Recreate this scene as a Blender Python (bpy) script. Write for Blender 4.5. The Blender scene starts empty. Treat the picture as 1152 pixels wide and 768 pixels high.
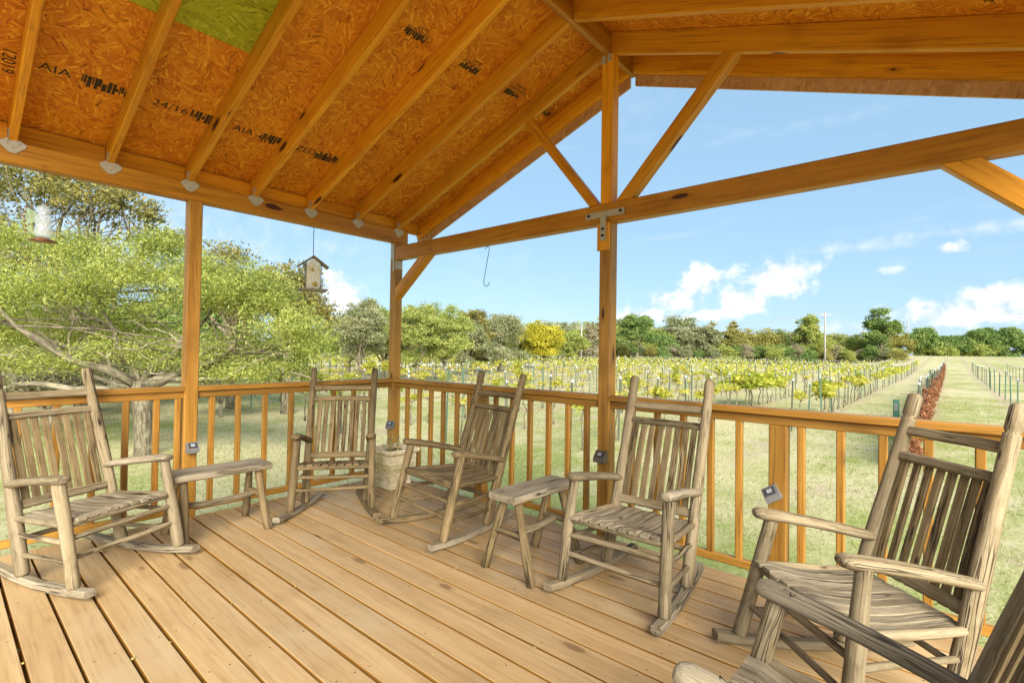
import bpy, math, random
import numpy as np
from mathutils import Vector, Matrix, Euler
R = math.radians
rnd = random.Random(7)
nrs = np.random.RandomState(11)
scene = bpy.context.scene
COL = scene.collection

# ------------------------------------------------------------------ camera
CAM = Vector((4.176, -3.0255, 1.2358)); YAW, PIT, ROL, FPX = .7157, .0169, .0151, 566.63
fw = Vector((-math.sin(YAW)*math.cos(PIT), math.cos(YAW)*math.cos(PIT), math.sin(PIT)))
rt0 = Vector((math.cos(YAW), math.sin(YAW), 0)); up0 = rt0.cross(fw)
rt = math.cos(ROL)*rt0 + math.sin(ROL)*up0
up = -math.sin(ROL)*rt0 + math.cos(ROL)*up0
cd = bpy.data.cameras.new('camera'); cam = bpy.data.objects.new('camera', cd); COL.objects.link(cam)
cd.sensor_fit = 'HORIZONTAL'; cd.sensor_width = 36; cd.lens = FPX/1152*36
cd.clip_start = .05; cd.clip_end = 3000
cam.matrix_world = Matrix(((rt.x, up.x, -fw.x, CAM.x), (rt.y, up.y, -fw.y, CAM.y), (rt.z, up.z, -fw.z, CAM.z), (0, 0, 0, 1)))
scene.camera = cam
def ray(u, v): return fw + rt*((u-576)/FPX) - up*((v-384)/FPX)
def at(u, v, depth): return CAM + ray(u, v)*depth
GZ = -.75                                     # the ground lies 0.75 m below the deck

# ------------------------------------------------------------------ light
SUN_EL, SUN_AZ = R(31), R(126)                 # azimuth clockwise from +Y: over the right shoulder
world = bpy.data.worlds.new('World'); scene.world = world; world.use_nodes = True
sd = bpy.data.lights.new('sun', 'SUN'); sd.energy = 3.2; sd.angle = R(46); sd.color = (1, .95, .86)
sun = bpy.data.objects.new('sun', sd); COL.objects.link(sun)
sdir = Vector((math.sin(SUN_AZ)*math.cos(SUN_EL), math.cos(SUN_AZ)*math.cos(SUN_EL), math.sin(SUN_EL)))
sun.rotation_euler = sdir.to_track_quat('Z', 'Y').to_euler(); sun.location = (0, 0, 30)
vs = scene.view_settings
vs.view_transform = 'Standard'; vs.look = 'None'; vs.gamma = 1; vs.exposure = 1.9; vs.use_curve_mapping = False

class NT:
    """small node-tree writer"""
    def __init__(s, nt): s.nt = nt; nt.nodes.clear()
    def n(s, typ, ins=None, **props):
        nd = s.nt.nodes.new(typ)
        for k, v in props.items(): setattr(nd, k, v)
        for k, v in (ins or {}).items():
            sk = nd.inputs[k]
            if isinstance(v, bpy.types.NodeSocket): s.nt.links.new(v, sk)
            else: sk.default_value = v
        return nd
    def math(s, op, a, b=0.0, c=None, clamp=False):
        d = {0: a, 1: b}
        if c is not None: d[2] = c
        return s.n('ShaderNodeMath', d, operation=op, use_clamp=clamp).outputs[0]
    def vm(s, op, a, b=(0, 0, 0), out=0):
        return s.n('ShaderNodeVectorMath', {0: a, 1: b}, operation=op).outputs[out]
    def mix(s, f, a, b, blend='MIX'):
        nd = s.n('ShaderNodeMix', data_type='RGBA', blend_type=blend)
        for sk, v in ((nd.inputs[0], f), (nd.inputs[6], a), (nd.inputs[7], b)):
            if isinstance(v, bpy.types.NodeSocket): s.nt.links.new(v, sk)
            else: sk.default_value = v
        return nd.outputs[2]
    def ramp(s, f, a, b, lo=0.0, hi=1.0):
        return s.n('ShaderNodeMapRange', {0: f, 1: a, 2: b, 3: lo, 4: hi}, interpolation_type='SMOOTHSTEP').outputs[0]
    def noise(s, vec, scale, detail=3, rough=.55, dist=0):
        return s.n('ShaderNodeTexNoise', {'Vector': vec, 'Scale': scale, 'Detail': detail, 'Roughness': rough, 'Distortion': dist})
    def scl(s, vec, v): return s.vm('MULTIPLY', vec, v)
def rgb(r, g, b): return (r, g, b, 1)

w = NT(world.node_tree)
sky = w.n('ShaderNodeTexSky', sky_type='NISHITA', sun_disc=False, sun_elevation=SUN_EL, sun_rotation=SUN_AZ, altitude=200)
sky.air_density = 1.0; sky.dust_density = .6; sky.ozone_density = 1.6
dirv = w.n('ShaderNodeTexCoord').outputs['Generated']
cn = w.noise(dirv, 9, 6, .6).outputs['Fac']; cn2 = w.noise(dirv, 30, 5, .6).outputs['Fac']
cmask = None
def cloud(u, v, hw, hh, soft=.75, amp=1.0):
    """a cumulus bank at its own bearing and height in the sky"""
    global cmask
    c = ray(u, v).normalized(); a = Vector((0, 0, 1)).cross(c).normalized(); b = c.cross(a)
    du = w.math('DIVIDE', w.vm('DOT_PRODUCT', dirv, tuple(a), out=1), hw/FPX)
    dv = w.math('DIVIDE', w.math('SUBTRACT', w.vm('DOT_PRODUCT', dirv, tuple(b), out=1), 0), hh/FPX)
    front = w.math('GREATER_THAN', w.vm('DOT_PRODUCT', dirv, tuple(c), out=1), .2)
    r = w.math('SQRT', w.math('ADD', w.math('MULTIPLY', du, du), w.math('MULTIPLY', dv, dv)))
    q = w.math('ADD', w.math('SUBTRACT', 1.0, r), w.math('MULTIPLY', w.math('SUBTRACT', cn2, .5), 2.2))
    q = w.math('ADD', q, w.math('MULTIPLY', w.math('SUBTRACT', cn, .5), 1.2))
    m = w.math('MULTIPLY', w.math('MULTIPLY', w.ramp(q, 0, soft), front), amp)
    cmask = m if cmask is None else w.math('MAXIMUM', cmask, m)
for a in ((788, 316, 25, 22), (762, 340, 40, 19), (724, 354, 46, 14), (868, 308, 40, 21), (838, 338, 36, 19), (884, 322, 26, 14), (800, 354, 44, 9),
          (1085, 350, 72, 16), (1135, 338, 44, 17), (1068, 279, 13, 8), (375, 328, 34, 24), (395, 345, 40, 20)):
    cloud(*a)
for a in ((680, 372, 90, 14, 1.4, .5), (960, 366, 90, 10, 1.4, .5), (560, 300, 130, 50, 3.0, .22), (300, 290, 120, 60, 2.4, .45), (60, 250, 330, 150, 1.8, .42), (960, 278, 90, 6, 2.2, .6), (1060, 262, 100, 7, 2.2, .65), (1150, 250, 70, 6, 2.2, .6), (940, 135, 70, 9, 2.6, .4), (1005, 303, 14, 5, 1.2, .55), (700, 120, 60, 40, 3, .25)):
    cloud(*a)
cir = w.noise(w.vm('MULTIPLY', dirv, (3, 3, 14)), 1.6, 6, .62, .6).outputs['Fac']
cirm = w.math('MULTIPLY', w.ramp(cir, .54, .84), .2)
cmask = w.math('MAXIMUM', cmask, cirm)
cshade = w.mix(w.ramp(cn2, .3, .62), rgb(3.0, 3.35, 3.8), rgb(4.5, 4.5, 4.5))
skyc = w.mix(.80, sky.outputs[0], rgb(1.45, 2.40, 3.25))       # evened out towards a clear mid blue
skycol = w.mix(cmask, skyc, cshade)
bg = w.n('ShaderNodeBackground', {'Color': skycol, 'Strength': .072})
w.nt.links.new(bg.outputs[0], w.n('ShaderNodeOutputWorld').inputs[0])

# ------------------------------------------------------------------ materials
MATS = {}
def newmat(name):
    m = bpy.data.materials.new(name); m.use_nodes = True; MATS[name] = m
    t = NT(m.node_tree)
    t.out = t.n('ShaderNodeOutputMaterial')
    return m, t
def finish(t, color, rough=.6, bump=None, bstr=.3, bdist=.004, spec=.35, metal=0.0, extra=None):
    ins = {'Base Color': color, 'Roughness': rough, 'Metallic': metal, 'Specular IOR Level': spec}
    if bump is not None:
        ins['Normal'] = t.n('ShaderNodeBump', {'Height': bump, 'Strength': bstr, 'Distance': bdist}).outputs[0]
    if extra: ins.update(extra)
    p = t.n('ShaderNodeBsdfPrincipled', ins)
    t.nt.links.new(p.outputs[0], t.out.inputs[0]); return p
def gat(t): return t.n('ShaderNodeAttribute', attribute_name='g').outputs['Vector']
def rat(t): return t.n('ShaderNodeAttribute', attribute_name='rv').outputs['Fac']

def wood(name, dark, mid, light, knot, kamt=1.0, rough=.5, streak=1.0, knotscale=2.6, bstr=.25, stain=None):
    m, t = newmat(name); g = gat(t); r = rat(t)
    warp = t.noise(t.scl(g, (1.2, 5, 5)), 1.0, 2).outputs['Color']
    gw = t.vm('ADD', g, t.vm('MULTIPLY', t.vm('SUBTRACT', warp, (.5, .5, .5)), (0, .05, .05)))
    fine = t.noise(t.scl(gw, (2.2, 70, 70)), 1.0, 5, .65).outputs['Fac']
    broad = t.noise(t.scl(gw, (.7, 16, 16)), 1.0, 4, .6).outputs['Fac']
    blot = t.noise(g, 3.5, 3, .5).outputs['Fac']
    c = t.mix(t.ramp(broad, .32, .68), mid, light)
    c = t.mix(t.math('MULTIPLY', t.ramp(fine, .46, .74), .75*streak), c, dark)
    c = t.mix(t.math('MULTIPLY', t.ramp(blot, .52, .75), .35), c, dark)
    vo = t.n('ShaderNodeTexVoronoi', {'Vector': t.scl(gw, (1, 3.2, 3.2)), 'Scale': knotscale, 'Randomness': 1.0})
    kd = vo.outputs['Distance']
    kc = t.n('ShaderNodeSeparateColor', {0: vo.outputs['Color']}).outputs[0]
    kr = t.n('ShaderNodeMapRange', {0: kc, 1: .35, 2: 1.0, 3: -.03, 4: .17}).outputs[0]
    kd = t.math('ADD', t.math('SUBTRACT', kd, kr), t.math('MULTIPLY', t.math('SUBTRACT', t.noise(g, 40, 2).outputs['Fac'], .5), .07))
    kk = t.math('MULTIPLY', t.ramp(kd, .0, .035, 1, 0), kamt)
    ring = t.math('MULTIPLY', t.ramp(kd, .02, .14, 1, 0), .45*kamt)
    c = t.mix(ring, c, dark); c = t.mix(kk, c, knot)
    v = t.n('ShaderNodeMapRange', {0: r, 1: 0, 2: 1, 3: .8, 4: 1.2}).outputs[0]
    c = t.mix(1.0, c, t.n('ShaderNodeCombineColor', {0: v, 1: v, 2: v}).outputs[0], 'MULTIPLY')
    if stain: 
        st = t.ramp(t.noise(g, 1.1, 5, .6).outputs['Fac'], .52, .68); c = t.mix(t.math('MULTIPLY', st, stain[1]), c, stain[0])
    finish(t, c, rough, fine, bstr, .003)
    return m
wood('cedar_rail', rgb(.10, .042, .006), rgb(.29, .130, .016), rgb(.39, .195, .031), rgb(.05, .016, .004), 1.0, .5)
wood('edge_stain_shade', rgb(.13, .055, .008), rgb(.30, .14, .022), rgb(.38, .185, .032), rgb(.05, .016, .004), .6, .6)  # original stain kept on board sides, with gap shade put into the colour
wood('cedar', rgb(.22, .070, .004), rgb(.46, .185, .010), rgb(.57, .255, .018), rgb(.07, .022, .006), 1.0, .45)
wood('cedar_dark', rgb(.30, .092, .003), rgb(.64, .260, .008), rgb(.74, .345, .014), rgb(.06, .02, .005), 1.0, .5)
wood('decking', rgb(.26, .152, .060), rgb(.405, .26, .115), rgb(.475, .325, .158), rgb(.15, .082, .03), .65, .5, .95, 2.6, .2, (rgb(.45, .33, .185), .65))
wood('pole_grey', rgb(.14, .12, .10), rgb(.27, .24, .21), rgb(.36, .33, .29), rgb(.1, .08, .06), .4, .8)

def logwood(name, dark, mid, light, stain, crack):
    m, t = newmat(name); g = gat(t); r = rat(t)
    warp = t.noise(t.scl(g, (3, 12, 12)), 1.0, 2).outputs['Color']
    gw = t.vm('ADD', g, t.vm('MULTIPLY', t.vm('SUBTRACT', warp, (.5, .5, .5)), (0, .03, .03)))
    fine = t.noise(t.scl(gw, (5, 230, 230)), 1.0, 5, .7).outputs['Fac']
    broad = t.noise(t.scl(gw, (1.3, 42, 42)), 1.0, 4, .65).outputs['Fac']
    blot = t.noise(t.scl(g, (1, 2.2, 2.2)), 7, 5, .65).outputs['Fac']
    cr_ = t.noise(t.scl(gw, (1.6, 62, 62)), 1.0, 2, .5).outputs['Fac']
    crk = t.math('MULTIPLY', t.ramp(t.math('ABSOLUTE', t.math('SUBTRACT', cr_, .5)), .008, .045, 1, 0), t.ramp(t.noise(t.scl(g, (2, 9, 9)), 1.0, 2).outputs['Fac'], .46, .60))
    c = t.mix(t.ramp(broad, .24, .76), mid, light)
    c = t.mix(t.math('MULTIPLY', t.ramp(fine, .50, .66), .5), c, dark)
    c = t.mix(t.math('MULTIPLY', t.ramp(blot, .50, .70), .5), c, stain)
    c = t.mix(t.math('MULTIPLY', t.ramp(blot, .44, .30), .45), c, light)
    vo = t.n('ShaderNodeTexVoronoi', {'Vector': t.scl(gw, (1, 3, 3)), 'Scale': 3.4})
    c = t.mix(t.math('MULTIPLY', t.ramp(vo.outputs['Distance'], .04, .10, 1, 0), .9), c, crack)
    c = t.mix(t.math('MULTIPLY', crk, .9), c, crack)
    v = t.n('ShaderNodeMapRange', {0: r, 1: 0, 2: 1, 3: .74, 4: 1.24}).outputs[0]
    c = t.mix(1.0, c, t.n('ShaderNodeCombineColor', {0: v, 1: v, 2: v}).outputs[0], 'MULTIPLY')
    finish(t, c, .75, t.math('SUBTRACT', t.math('ADD', fine, t.math('MULTIPLY', broad, .8)), t.math('MULTIPLY', crk, 1.2)), .6, .004, .25)
    return m
def osb(name, a, b, c3, dark):
    m, t = newmat(name); g = gat(t)
    def layer(off, sc, st):
        p = t.vm('ADD', g, off)
        vo = t.n('ShaderNodeTexVoronoi', {'Vector': t.vm('ADD', p, t.vm('MULTIPLY', t.noise(p, 9, 2).outputs['Color'], (.06, .06, 0))), 'Scale': sc})
        cc = t.n('ShaderNodeSeparateColor', {0: vo.outputs['Color']})
        ang = t.math('MULTIPLY', cc.outputs[0], 6.28)
        pr_ = t.n('ShaderNodeVectorRotate', {'Vector': p, 'Angle': ang}, rotation_type='Z_AXIS').outputs[0]
        s_ = t.noise(t.scl(pr_, (9, 95, 1)), st, 3, .6).outputs['Fac']
        return s_, cc.outputs[1], vo.outputs['Distance']
    s1, r1, d1 = layer((0, 0, 0), 8.5, .62); s2, r2, d2 = layer((3.3, 1.7, 0), 14, .75)
    sel = t.ramp(t.noise(g, 22, 2).outputs['Fac'], .47, .53)
    s_ = t.n('ShaderNodeMix', {0: sel, 2: s1, 3: s2}).outputs[0]; r_ = t.n('ShaderNodeMix', {0: sel, 2: r1, 3: r2}).outputs[0]
    col = t.mix(t.ramp(r_, .1, .9), a, b)
    col = t.mix(t.ramp(s_, .50, .68), col, c3)
    col = t.mix(t.math('MULTIPLY', t.ramp(s_, .41, .30), .8), col, dark)
    pits = t.ramp(t.noise(t.scl(g, (1, 1.6, 1)), 34, 4, .7).outputs['Fac'], .62, .70)
    col = t.mix(t.math('MULTIPLY', pits, .8), col, dark)
    bl = t.noise(g, 1.6, 3).outputs['Fac']
    col = t.mix(t.math('MULTIPLY', t.ramp(bl, .45, .7), .3), col, a)
    finish(t, col, .7, s_, .5, .004); return m
logwood('log_grey', rgb(.070, .046, .018), rgb(.180, .132, .066), rgb(.335, .268, .165), rgb(.095, .066, .026), rgb(.02, .012, .005))
logwood('log_slat', rgb(.052, .033, .011), rgb(.142, .096, .041), rgb(.25, .18, .088), rgb(.075, .049, .017), rgb(.016, .010, .004))
logwood('log_pale', rgb(.11, .080, .042), rgb(.225, .178, .108), rgb(.35, .295, .205), rgb(.125, .09, .042), rgb(.026, .016, .007))
osb('osb', rgb(.58, .175, .003), rgb(.70, .265, .006), rgb(.88, .46, .035), rgb(.10, .026, .002))
osb('osb_edge', rgb(.50, .26, .11), rgb(.58, .33, .15), rgb(.66, .41, .22), rgb(.28, .12, .04))
osb('osb_green', rgb(.30, .34, .010), rgb(.40, .44, .016), rgb(.55, .56, .05), rgb(.06, .055, .004))

def simple(name, col, rough=.5, metal=0.0, nscale=30, namt=.25, bstr=.1, spec=.4):
    m, t = newmat(name); tc = t.n('ShaderNodeTexCoord').outputs['Object']
    nz = t.noise(tc, nscale, 4).outputs['Fac']
    c = t.mix(t.math('MULTIPLY', t.ramp(nz, .35, .7), namt), rgb(*col), rgb(*[k*.45 for k in col]))
    finish(t, c, rough, nz, bstr, .002, spec, metal); return m
simple('galvanised', (.46, .43, .35), .5, .2, 40, .25)
simple('wire_dark', (.03, .028, .025), .45, .7)
simple('ink', (.05, .036, .012), .9, 0, 60, .3)
simple('lamp_grey', (.21, .20, .185), .45, .2, 40, .2)
simple('lamp_bronze', (.14, .12, .09), .45, .3, 40, .2)
simple('solar_cell', (.07, .075, .085), .15, .2, 60, .2)
simple('lens', (.36, .38, .40), .2)
simple('post_green', (.085, .15, .10), .6, .1, 20, .4)
simple('post_dark', (.12, .13, .085), .6, .1, 20, .4)
simple('white_cap', (.50, .51, .48), .6)
simple('tube_green', (.045, .13, .085), .5)
simple('copper', (.30, .13, .055), .35, .7)
simple('feeder_metal', (.24, .20, .15), .5, .4)
simple('feeder_yellow', (.45, .33, .04), .6, 0, 50, .35)
simple('seam_dark', (.03, .022, .012), .9)
simple('dirt', (.10, .07, .045), 1)
simple('leaf_dry', (.42, .33, .09), .8, 0, 50, .5)
simple('insulator', (.3, .3, .3), .4)
simple('tag_paper', (.50, .46, .20), .7)
def stone():
    m, t = newmat('cast_stone'); tc = t.n('ShaderNodeTexCoord').outputs['Object']
    nz = t.noise(tc, 26, 5, .65).outputs['Fac']; mo = t.noise(t.vm('ADD', tc, (3, 1, 4)), 7, 4, .6).outputs['Fac']
    c = t.mix(t.ramp(nz, .3, .7), rgb(.50, .41, .24), rgb(.70, .61, .41))
    c = t.mix(t.math('MULTIPLY', t.ramp(mo, .54, .68), .6), c, rgb(.26, .25, .06))
    finish(t, c, .85, nz, .4, .004)
stone()
def glass(name, col, alpha):
    m, t = newmat(name)
    p = finish(t, rgb(*col), .08, None, spec=.6, extra={'Transmission Weight': alpha, 'IOR': 1.12})

def pane(name, col, solid):
    m, t = newmat(name)
    p = t.n('ShaderNodeBsdfPrincipled', {'Base Color': rgb(*col), 'Roughness': .12, 'Specular IOR Level': .6})
    tr = t.n('ShaderNodeBsdfTransparent', {'Color': rgb(*[.6+.4*c for c in col])})
    mx = t.n('ShaderNodeMixShader', {0: solid, 1: tr.outputs[0], 2: p.outputs[0]})
    t.nt.links.new(mx.outputs[0], t.out.inputs[0])
pane('clear_glass', (.80, .85, .88), .38); pane('green_glass', (.60, .74, .48), .4); pane('feeder_panel', (.86, .83, .70), .42)

def leafmat(name, cols, trans=.45, trcol=None):
    m, t = newmat(name); r = rat(t)
    cr = t.n('ShaderNodeValToRGB', {0: r}); el = cr.color_ramp.elements
    while len(el) < len(cols): el.new(.5)
    for i, c in enumerate(cols): el[i].position = i/(len(cols)-1); el[i].color = rgb(*c)
    c = cr.outputs[0]
    d = t.n('ShaderNodeBsdfPrincipled', {'Base Color': c, 'Roughness': .55, 'Specular IOR Level': .25})
    tc = t.mix(1.0, c, rgb(1.25, 1.2, .55), 'MULTIPLY')
    tr = t.n('ShaderNodeBsdfTranslucent', {'Color': tc})
    mx = t.n('ShaderNodeMixShader', {0: trans, 1: d.outputs[0], 2: tr.outputs[0]})
    t.nt.links.new(mx.outputs[0], t.out.inputs[0]); return m
leafmat('leaf_mesquite', ((.09, .12, .03), (.27, .315, .075), (.44, .48, .125), (.60, .61, .21)), .5)

leafmat('leaf_oak', ((.11, .11, .035), (.175, .165, .045), (.26, .235, .065), (.37, .30, .10)), .35)
leafmat('leaf_mid', ((.16, .20, .05), (.25, .30, .075), (.35, .39, .10), (.46, .46, .16)), .4)
leafmat('leaf_greygreen', ((.15, .17, .08), (.23, .25, .125), (.32, .33, .18), (.42, .40, .25)), .4)
leafmat('leaf_yellow', ((.20, .20, .02), (.36, .34, .03), (.52, .46, .045), (.62, .53, .08)), .45)
leafmat('leaf_olive', ((.17, .165, .045), (.26, .245, .065), (.35, .32, .09), (.42, .39, .14)), .4)
leafmat('leaf_deep', ((.08, .14, .04), (.13, .205, .055), (.19, .27, .075), (.27, .34, .10)), .35)
leafmat('leaf_brown', ((.19, .17, .10), (.27, .24, .15), (.34, .30, .19), (.41, .37, .25)), .3)
leafmat('leaf_vine', ((.20, .25, .035), (.35, .38, .05), (.50, .48, .08), (.52, .45, .13)), .5)
leafmat('leaf_dead', ((.15, .055, .028), (.23, .09, .04), (.30, .13, .06), (.36, .20, .10)), .3)
leafmat('grass_blade', ((.13, .17, .03), (.22, .25, .06), (.34, .32, .12), (.48, .42, .22)), .35)

def bark(name, a, b, lichen=.35):
    m, t = newmat(name); g = gat(t)
    nz = t.noise(t.scl(g, (5, 30, 30)), 1.0, 5, .65).outputs['Fac']; bl = t.noise(g, 9, 3).outputs['Fac']
    c = t.mix(t.ramp(nz, .35, .65), rgb(*a), rgb(*b))
    c = t.mix(t.math('MULTIPLY', t.ramp(bl, .52, .66), lichen), c, rgb(.36, .36, .24))
    finish(t, c, .9, nz, .8, .02)
bark('bark_dark', (.06, .048, .030), (.20, .165, .10), .18); bark('bark', (.065, .050, .030), (.23, .19, .115)); bark('bark_pale', (.12, .10, .065), (.30, .25, .17))

def ground():
    m, t = newmat('ground'); p = t.n('ShaderNodeNewGeometry').outputs['Position']
    big = t.noise(p, .16, 5, .6).outputs['Fac']; med = t.noise(t.vm('ADD', p, (7, 3, 0)), .9, 5, .65).outputs['Fac']
    fine = t.noise(p, 28, 6, .75).outputs['Fac']; str_ = t.noise(t.scl(p, (1.3, .12, 1)), 1.0, 4, .6).outputs['Fac']
    green = t.mix(t.ramp(fine, .3, .7), rgb(.165, .195, .05), rgb(.325, .34, .115))
    dry = t.mix(t.ramp(fine, .3, .7), rgb(.33, .29, .145), rgb(.54, .475, .29))
    c = t.mix(t.ramp(t.math('ADD', t.math('MULTIPLY', big, .6), t.math('MULTIPLY', med, .4)), .41, .57), green, dry)
    st2 = t.noise(t.vm('ADD', t.scl(p, (.9, .22, 1)), (3, 5, 0)), 2.2, 5, .7).outputs['Fac']
    c = t.mix(t.math('MULTIPLY', t.ramp(st2, .50, .66), .7), c, dry); c = t.mix(t.math('MULTIPLY', t.ramp(st2, .42, .30), .6), c, green)
    # bare soil strip under each vine row (rows stand 2.5 m apart along X)
    sx = t.n('ShaderNodeSeparateXYZ', {0: p})
    fr = t.math('ABSOLUTE', t.math('SUBTRACT', t.math('FRACT', t.math('DIVIDE', t.math('ADD', sx.outputs[0], 1000.0-3.6+1.25), 2.5)), .5))
    row = t.math('MULTIPLY', t.ramp(fr, .05, .20, 1, 0), t.ramp(sx.outputs[1], 5, 9))
    row = t.math('MULTIPLY', row, t.ramp(t.math('ADD', med, t.math('MULTIPLY', str_, .5)), .55, .85))
    vy = t.math('MULTIPLY', t.ramp(sx.outputs[1], 7, 16), t.ramp(sx.outputs[0], 3.2, 2.0))
    c = t.mix(t.math('MULTIPLY', vy, t.ramp(med, .35, .6, .25, .75)), c, dry)
    soil = t.mix(t.ramp(fine, .3, .7), rgb(.27, .20, .125), rgb(.44, .35, .245))
    c = t.mix(t.math('MULTIPLY', row, .8), c, soil)
    patch = t.ramp(t.noise(t.vm('ADD', p, (41, 9, 0)), .33, 4, .6).outputs['Fac'], .60, .68)
    c = t.mix(t.math('MULTIPLY', patch, .65), c, soil)
    finish(t, c, .95, t.math('ADD', fine, t.math('MULTIPLY', med, .5)), .6, .03, .1)
ground()
simple('gravel', (.62, .58, .50), .95, 0, 5, .3)

# ------------------------------------------------------------------ mesh builder
class MB:
    """collects shapes; every vertex carries g = (along the grain, across, across) and a random value rv"""
    def __init__(s): s.v = []; s.f = []; s.g = []; s.r = []; s.sm = []
    def _add(s, vs_, fs, gs, smooth=False, r=None):
        o = len(s.v); s.v += [tuple(x) for x in vs_]
        off = Vector((rnd.uniform(0, 60), rnd.uniform(0, 60), rnd.uniform(0, 60))); r = rnd.random() if r is None else r
        s.g += [tuple(Vector(x)+off) for x in gs]; s.r += [r]*len(vs_)
        s.f += [tuple(i+o for i in f) for f in fs]; s.sm += [smooth]*len(fs)
    def beam(s, A, B, w_, h_, upv=(0, 0, 1), ch=.004, roll=0, r=None, cut=None):
        """board from A to B (centre line), w_ across, h_ along upv, long edges eased by ch"""
        A, B = Vector(A), Vector(B); d = (B-A); L = d.length; d.normalize()
        x = d.cross(Vector(upv)).normalized(); y = x.cross(d).normalized()
        if roll: q = Matrix.Rotation(roll, 3, d); x, y = q @ x, q @ y
        a, b = w_/2, h_/2; c = min(ch, a*.5, b*.5)
        prof = [(a-c, -b), (a, -b+c), (a, b-c), (a-c, b), (-a+c, b), (-a, b-c), (-a, -b+c), (-a+c, -b)]
        nseg = max(1, int(L/1.0)); vs_, gs = [], []
        for i in range(nseg+1):
            t = i/nseg
            for px, py in prof:
                P = A+(B-A)*t+x*px+y*py
                if cut and i in (0, nseg): P = cut(P)
                vs_.append(P); gs.append((L*t, px, py))
        fs = []
        for i in range(nseg):
            for j in range(8): fs.append((i*8+j, i*8+(j+1) % 8, i*8+8+(j+1) % 8, i*8+8+j))
        fs.append(tuple(range(7, -1, -1))); fs.append(tuple(nseg*8+j for j in range(8)))
        s._add(vs_, fs, gs, False, r); return s
    def box(s, lo, hi, ch=.003, axis=0):
        lo, hi = Vector(lo), Vector(hi); c = (lo+hi)/2; e = hi-lo
        A = c.copy(); B = c.copy(); A[axis] = lo[axis]; B[axis] = hi[axis]
        if axis == 2: s.beam(A, B, e.x, e.y, (0, 1, 0), ch)
        elif axis == 0: s.beam(A, B, e.y, e.z, (0, 0, 1), ch)
        else: s.beam(A, B, e.x, e.z, (0, 0, 1), ch)
        return s
    def tube(s, pts, rad, n=10, flat=1.0, upv=None, lump=0.0, caps=True, smooth=True, r=None):
        """round pole through pts with a radius per point; flat squashes it along upv"""
        pts = [Vector(p) for p in pts]
        if not hasattr(rad, '__len__'): rad = [rad]*len(pts)
        vs_, gs, fs = [], [], []; L = 0; ref = Vector(upv) if upv else Vector((.123, .31, .94)); ph = rnd.uniform(0, 6)
        for i, p in enumerate(pts):
            d = (pts[min(i+1, len(pts)-1)]-pts[max(i-1, 0)]).normalized()
            if i: L += (p-pts[i-1]).length
            if abs(d.dot(ref)) > .97: rf = Vector((1, .1, 0))
            else: rf = ref
            x = d.cross(rf).normalized(); y = x.cross(d).normalized()
            for j in range(n):
                a = 6.28318*j/n; k = rad[i]*(1+lump*math.sin(2*a+ph+i*.9)+lump*rnd.uniform(-.6, .6))
                vs_.append(p+x*(math.cos(a)*k)+y*(math.sin(a)*k*flat)); gs.append((L, math.cos(a)*rad[i], math.sin(a)*rad[i]))
        m = len(pts)
        for i in range(m-1):
            for j in range(n): fs.append((i*n+j, i*n+(j+1) % n, (i+1)*n+(j+1) % n, (i+1)*n+j))
        if caps: fs.append(tuple(range(n-1, -1, -1))); fs.append(tuple((m-1)*n+j for j in range(n)))
        s._add(vs_, fs, gs, smooth, r); return s
    def log(s, A, B, r0, r1, n=12, seg=7, lump=.05, chamf=.012, bend=0.0, groove=None):
        """a peeled log with slightly uneven girth and chamfered ends"""
        A, B = Vector(A), Vector(B); L = (B-A).length; side = (B-A).cross(Vector((.3, .7, .2))).normalized()
        ts = [0, chamf/L] + [i/seg for i in range(1, seg)] + [1-chamf/L, 1]
        if groove: ts += [groove-.012/L*1, groove, groove+.012/L]
        ts = sorted(ts); pts, rad = [], []
        for t in ts:
            k = r0+(r1-r0)*t; k *= rnd.uniform(.96, 1.04)
            if t == 0 or t == 1: k *= .74
            if groove and abs(t-groove) < 1e-9: k *= .74
            pts.append(A+(B-A)*t+side*(bend*math.sin(math.pi*t))); rad.append(k)
        return s.tube(pts, rad, n, lump=lump)
    def lathe(s, c, prof, n=20, smooth=True):
        c = Vector(c); vs_, gs, fs = [], [], []
        for r_, z_ in prof:
            for j in range(n): a = 6.28318*j/n; vs_.append(c+Vector((r_*math.cos(a), r_*math.sin(a), z_))); gs.append((z_, r_*math.cos(a), r_*math.sin(a)))
        m = len(prof)
        for i in range(m-1):
            for j in range(n): fs.append((i*n+j, i*n+(j+1) % n, (i+1)*n+(j+1) % n, (i+1)*n+j))
        fs.append(tuple(range(n-1, -1, -1))); fs.append(tuple((m-1)*n+j for j in range(n)))
        s._add(vs_, fs, gs, smooth); return s
    def poly(s, pts, thick, nrm=None):
        """flat outline given its own thickness"""
        pts = [Vector(p) for p in pts]; n_ = Vector(nrm).normalized() if nrm else (pts[1]-pts[0]).cross(pts[2]-pts[0]).normalized()
        k = len(pts); vs_ = [p+n_*thick/2 for p in pts]+[p-n_*thick/2 for p in pts]
        fs = [tuple(range(k)), tuple(range(2*k-1, k-1, -1))]+[(i, i+k, (i+1) % k+k, (i+1) % k) for i in range(k)]
        s._add(vs_, fs, [(v.x, v.y, v.z) for v in vs_]); return s
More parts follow.
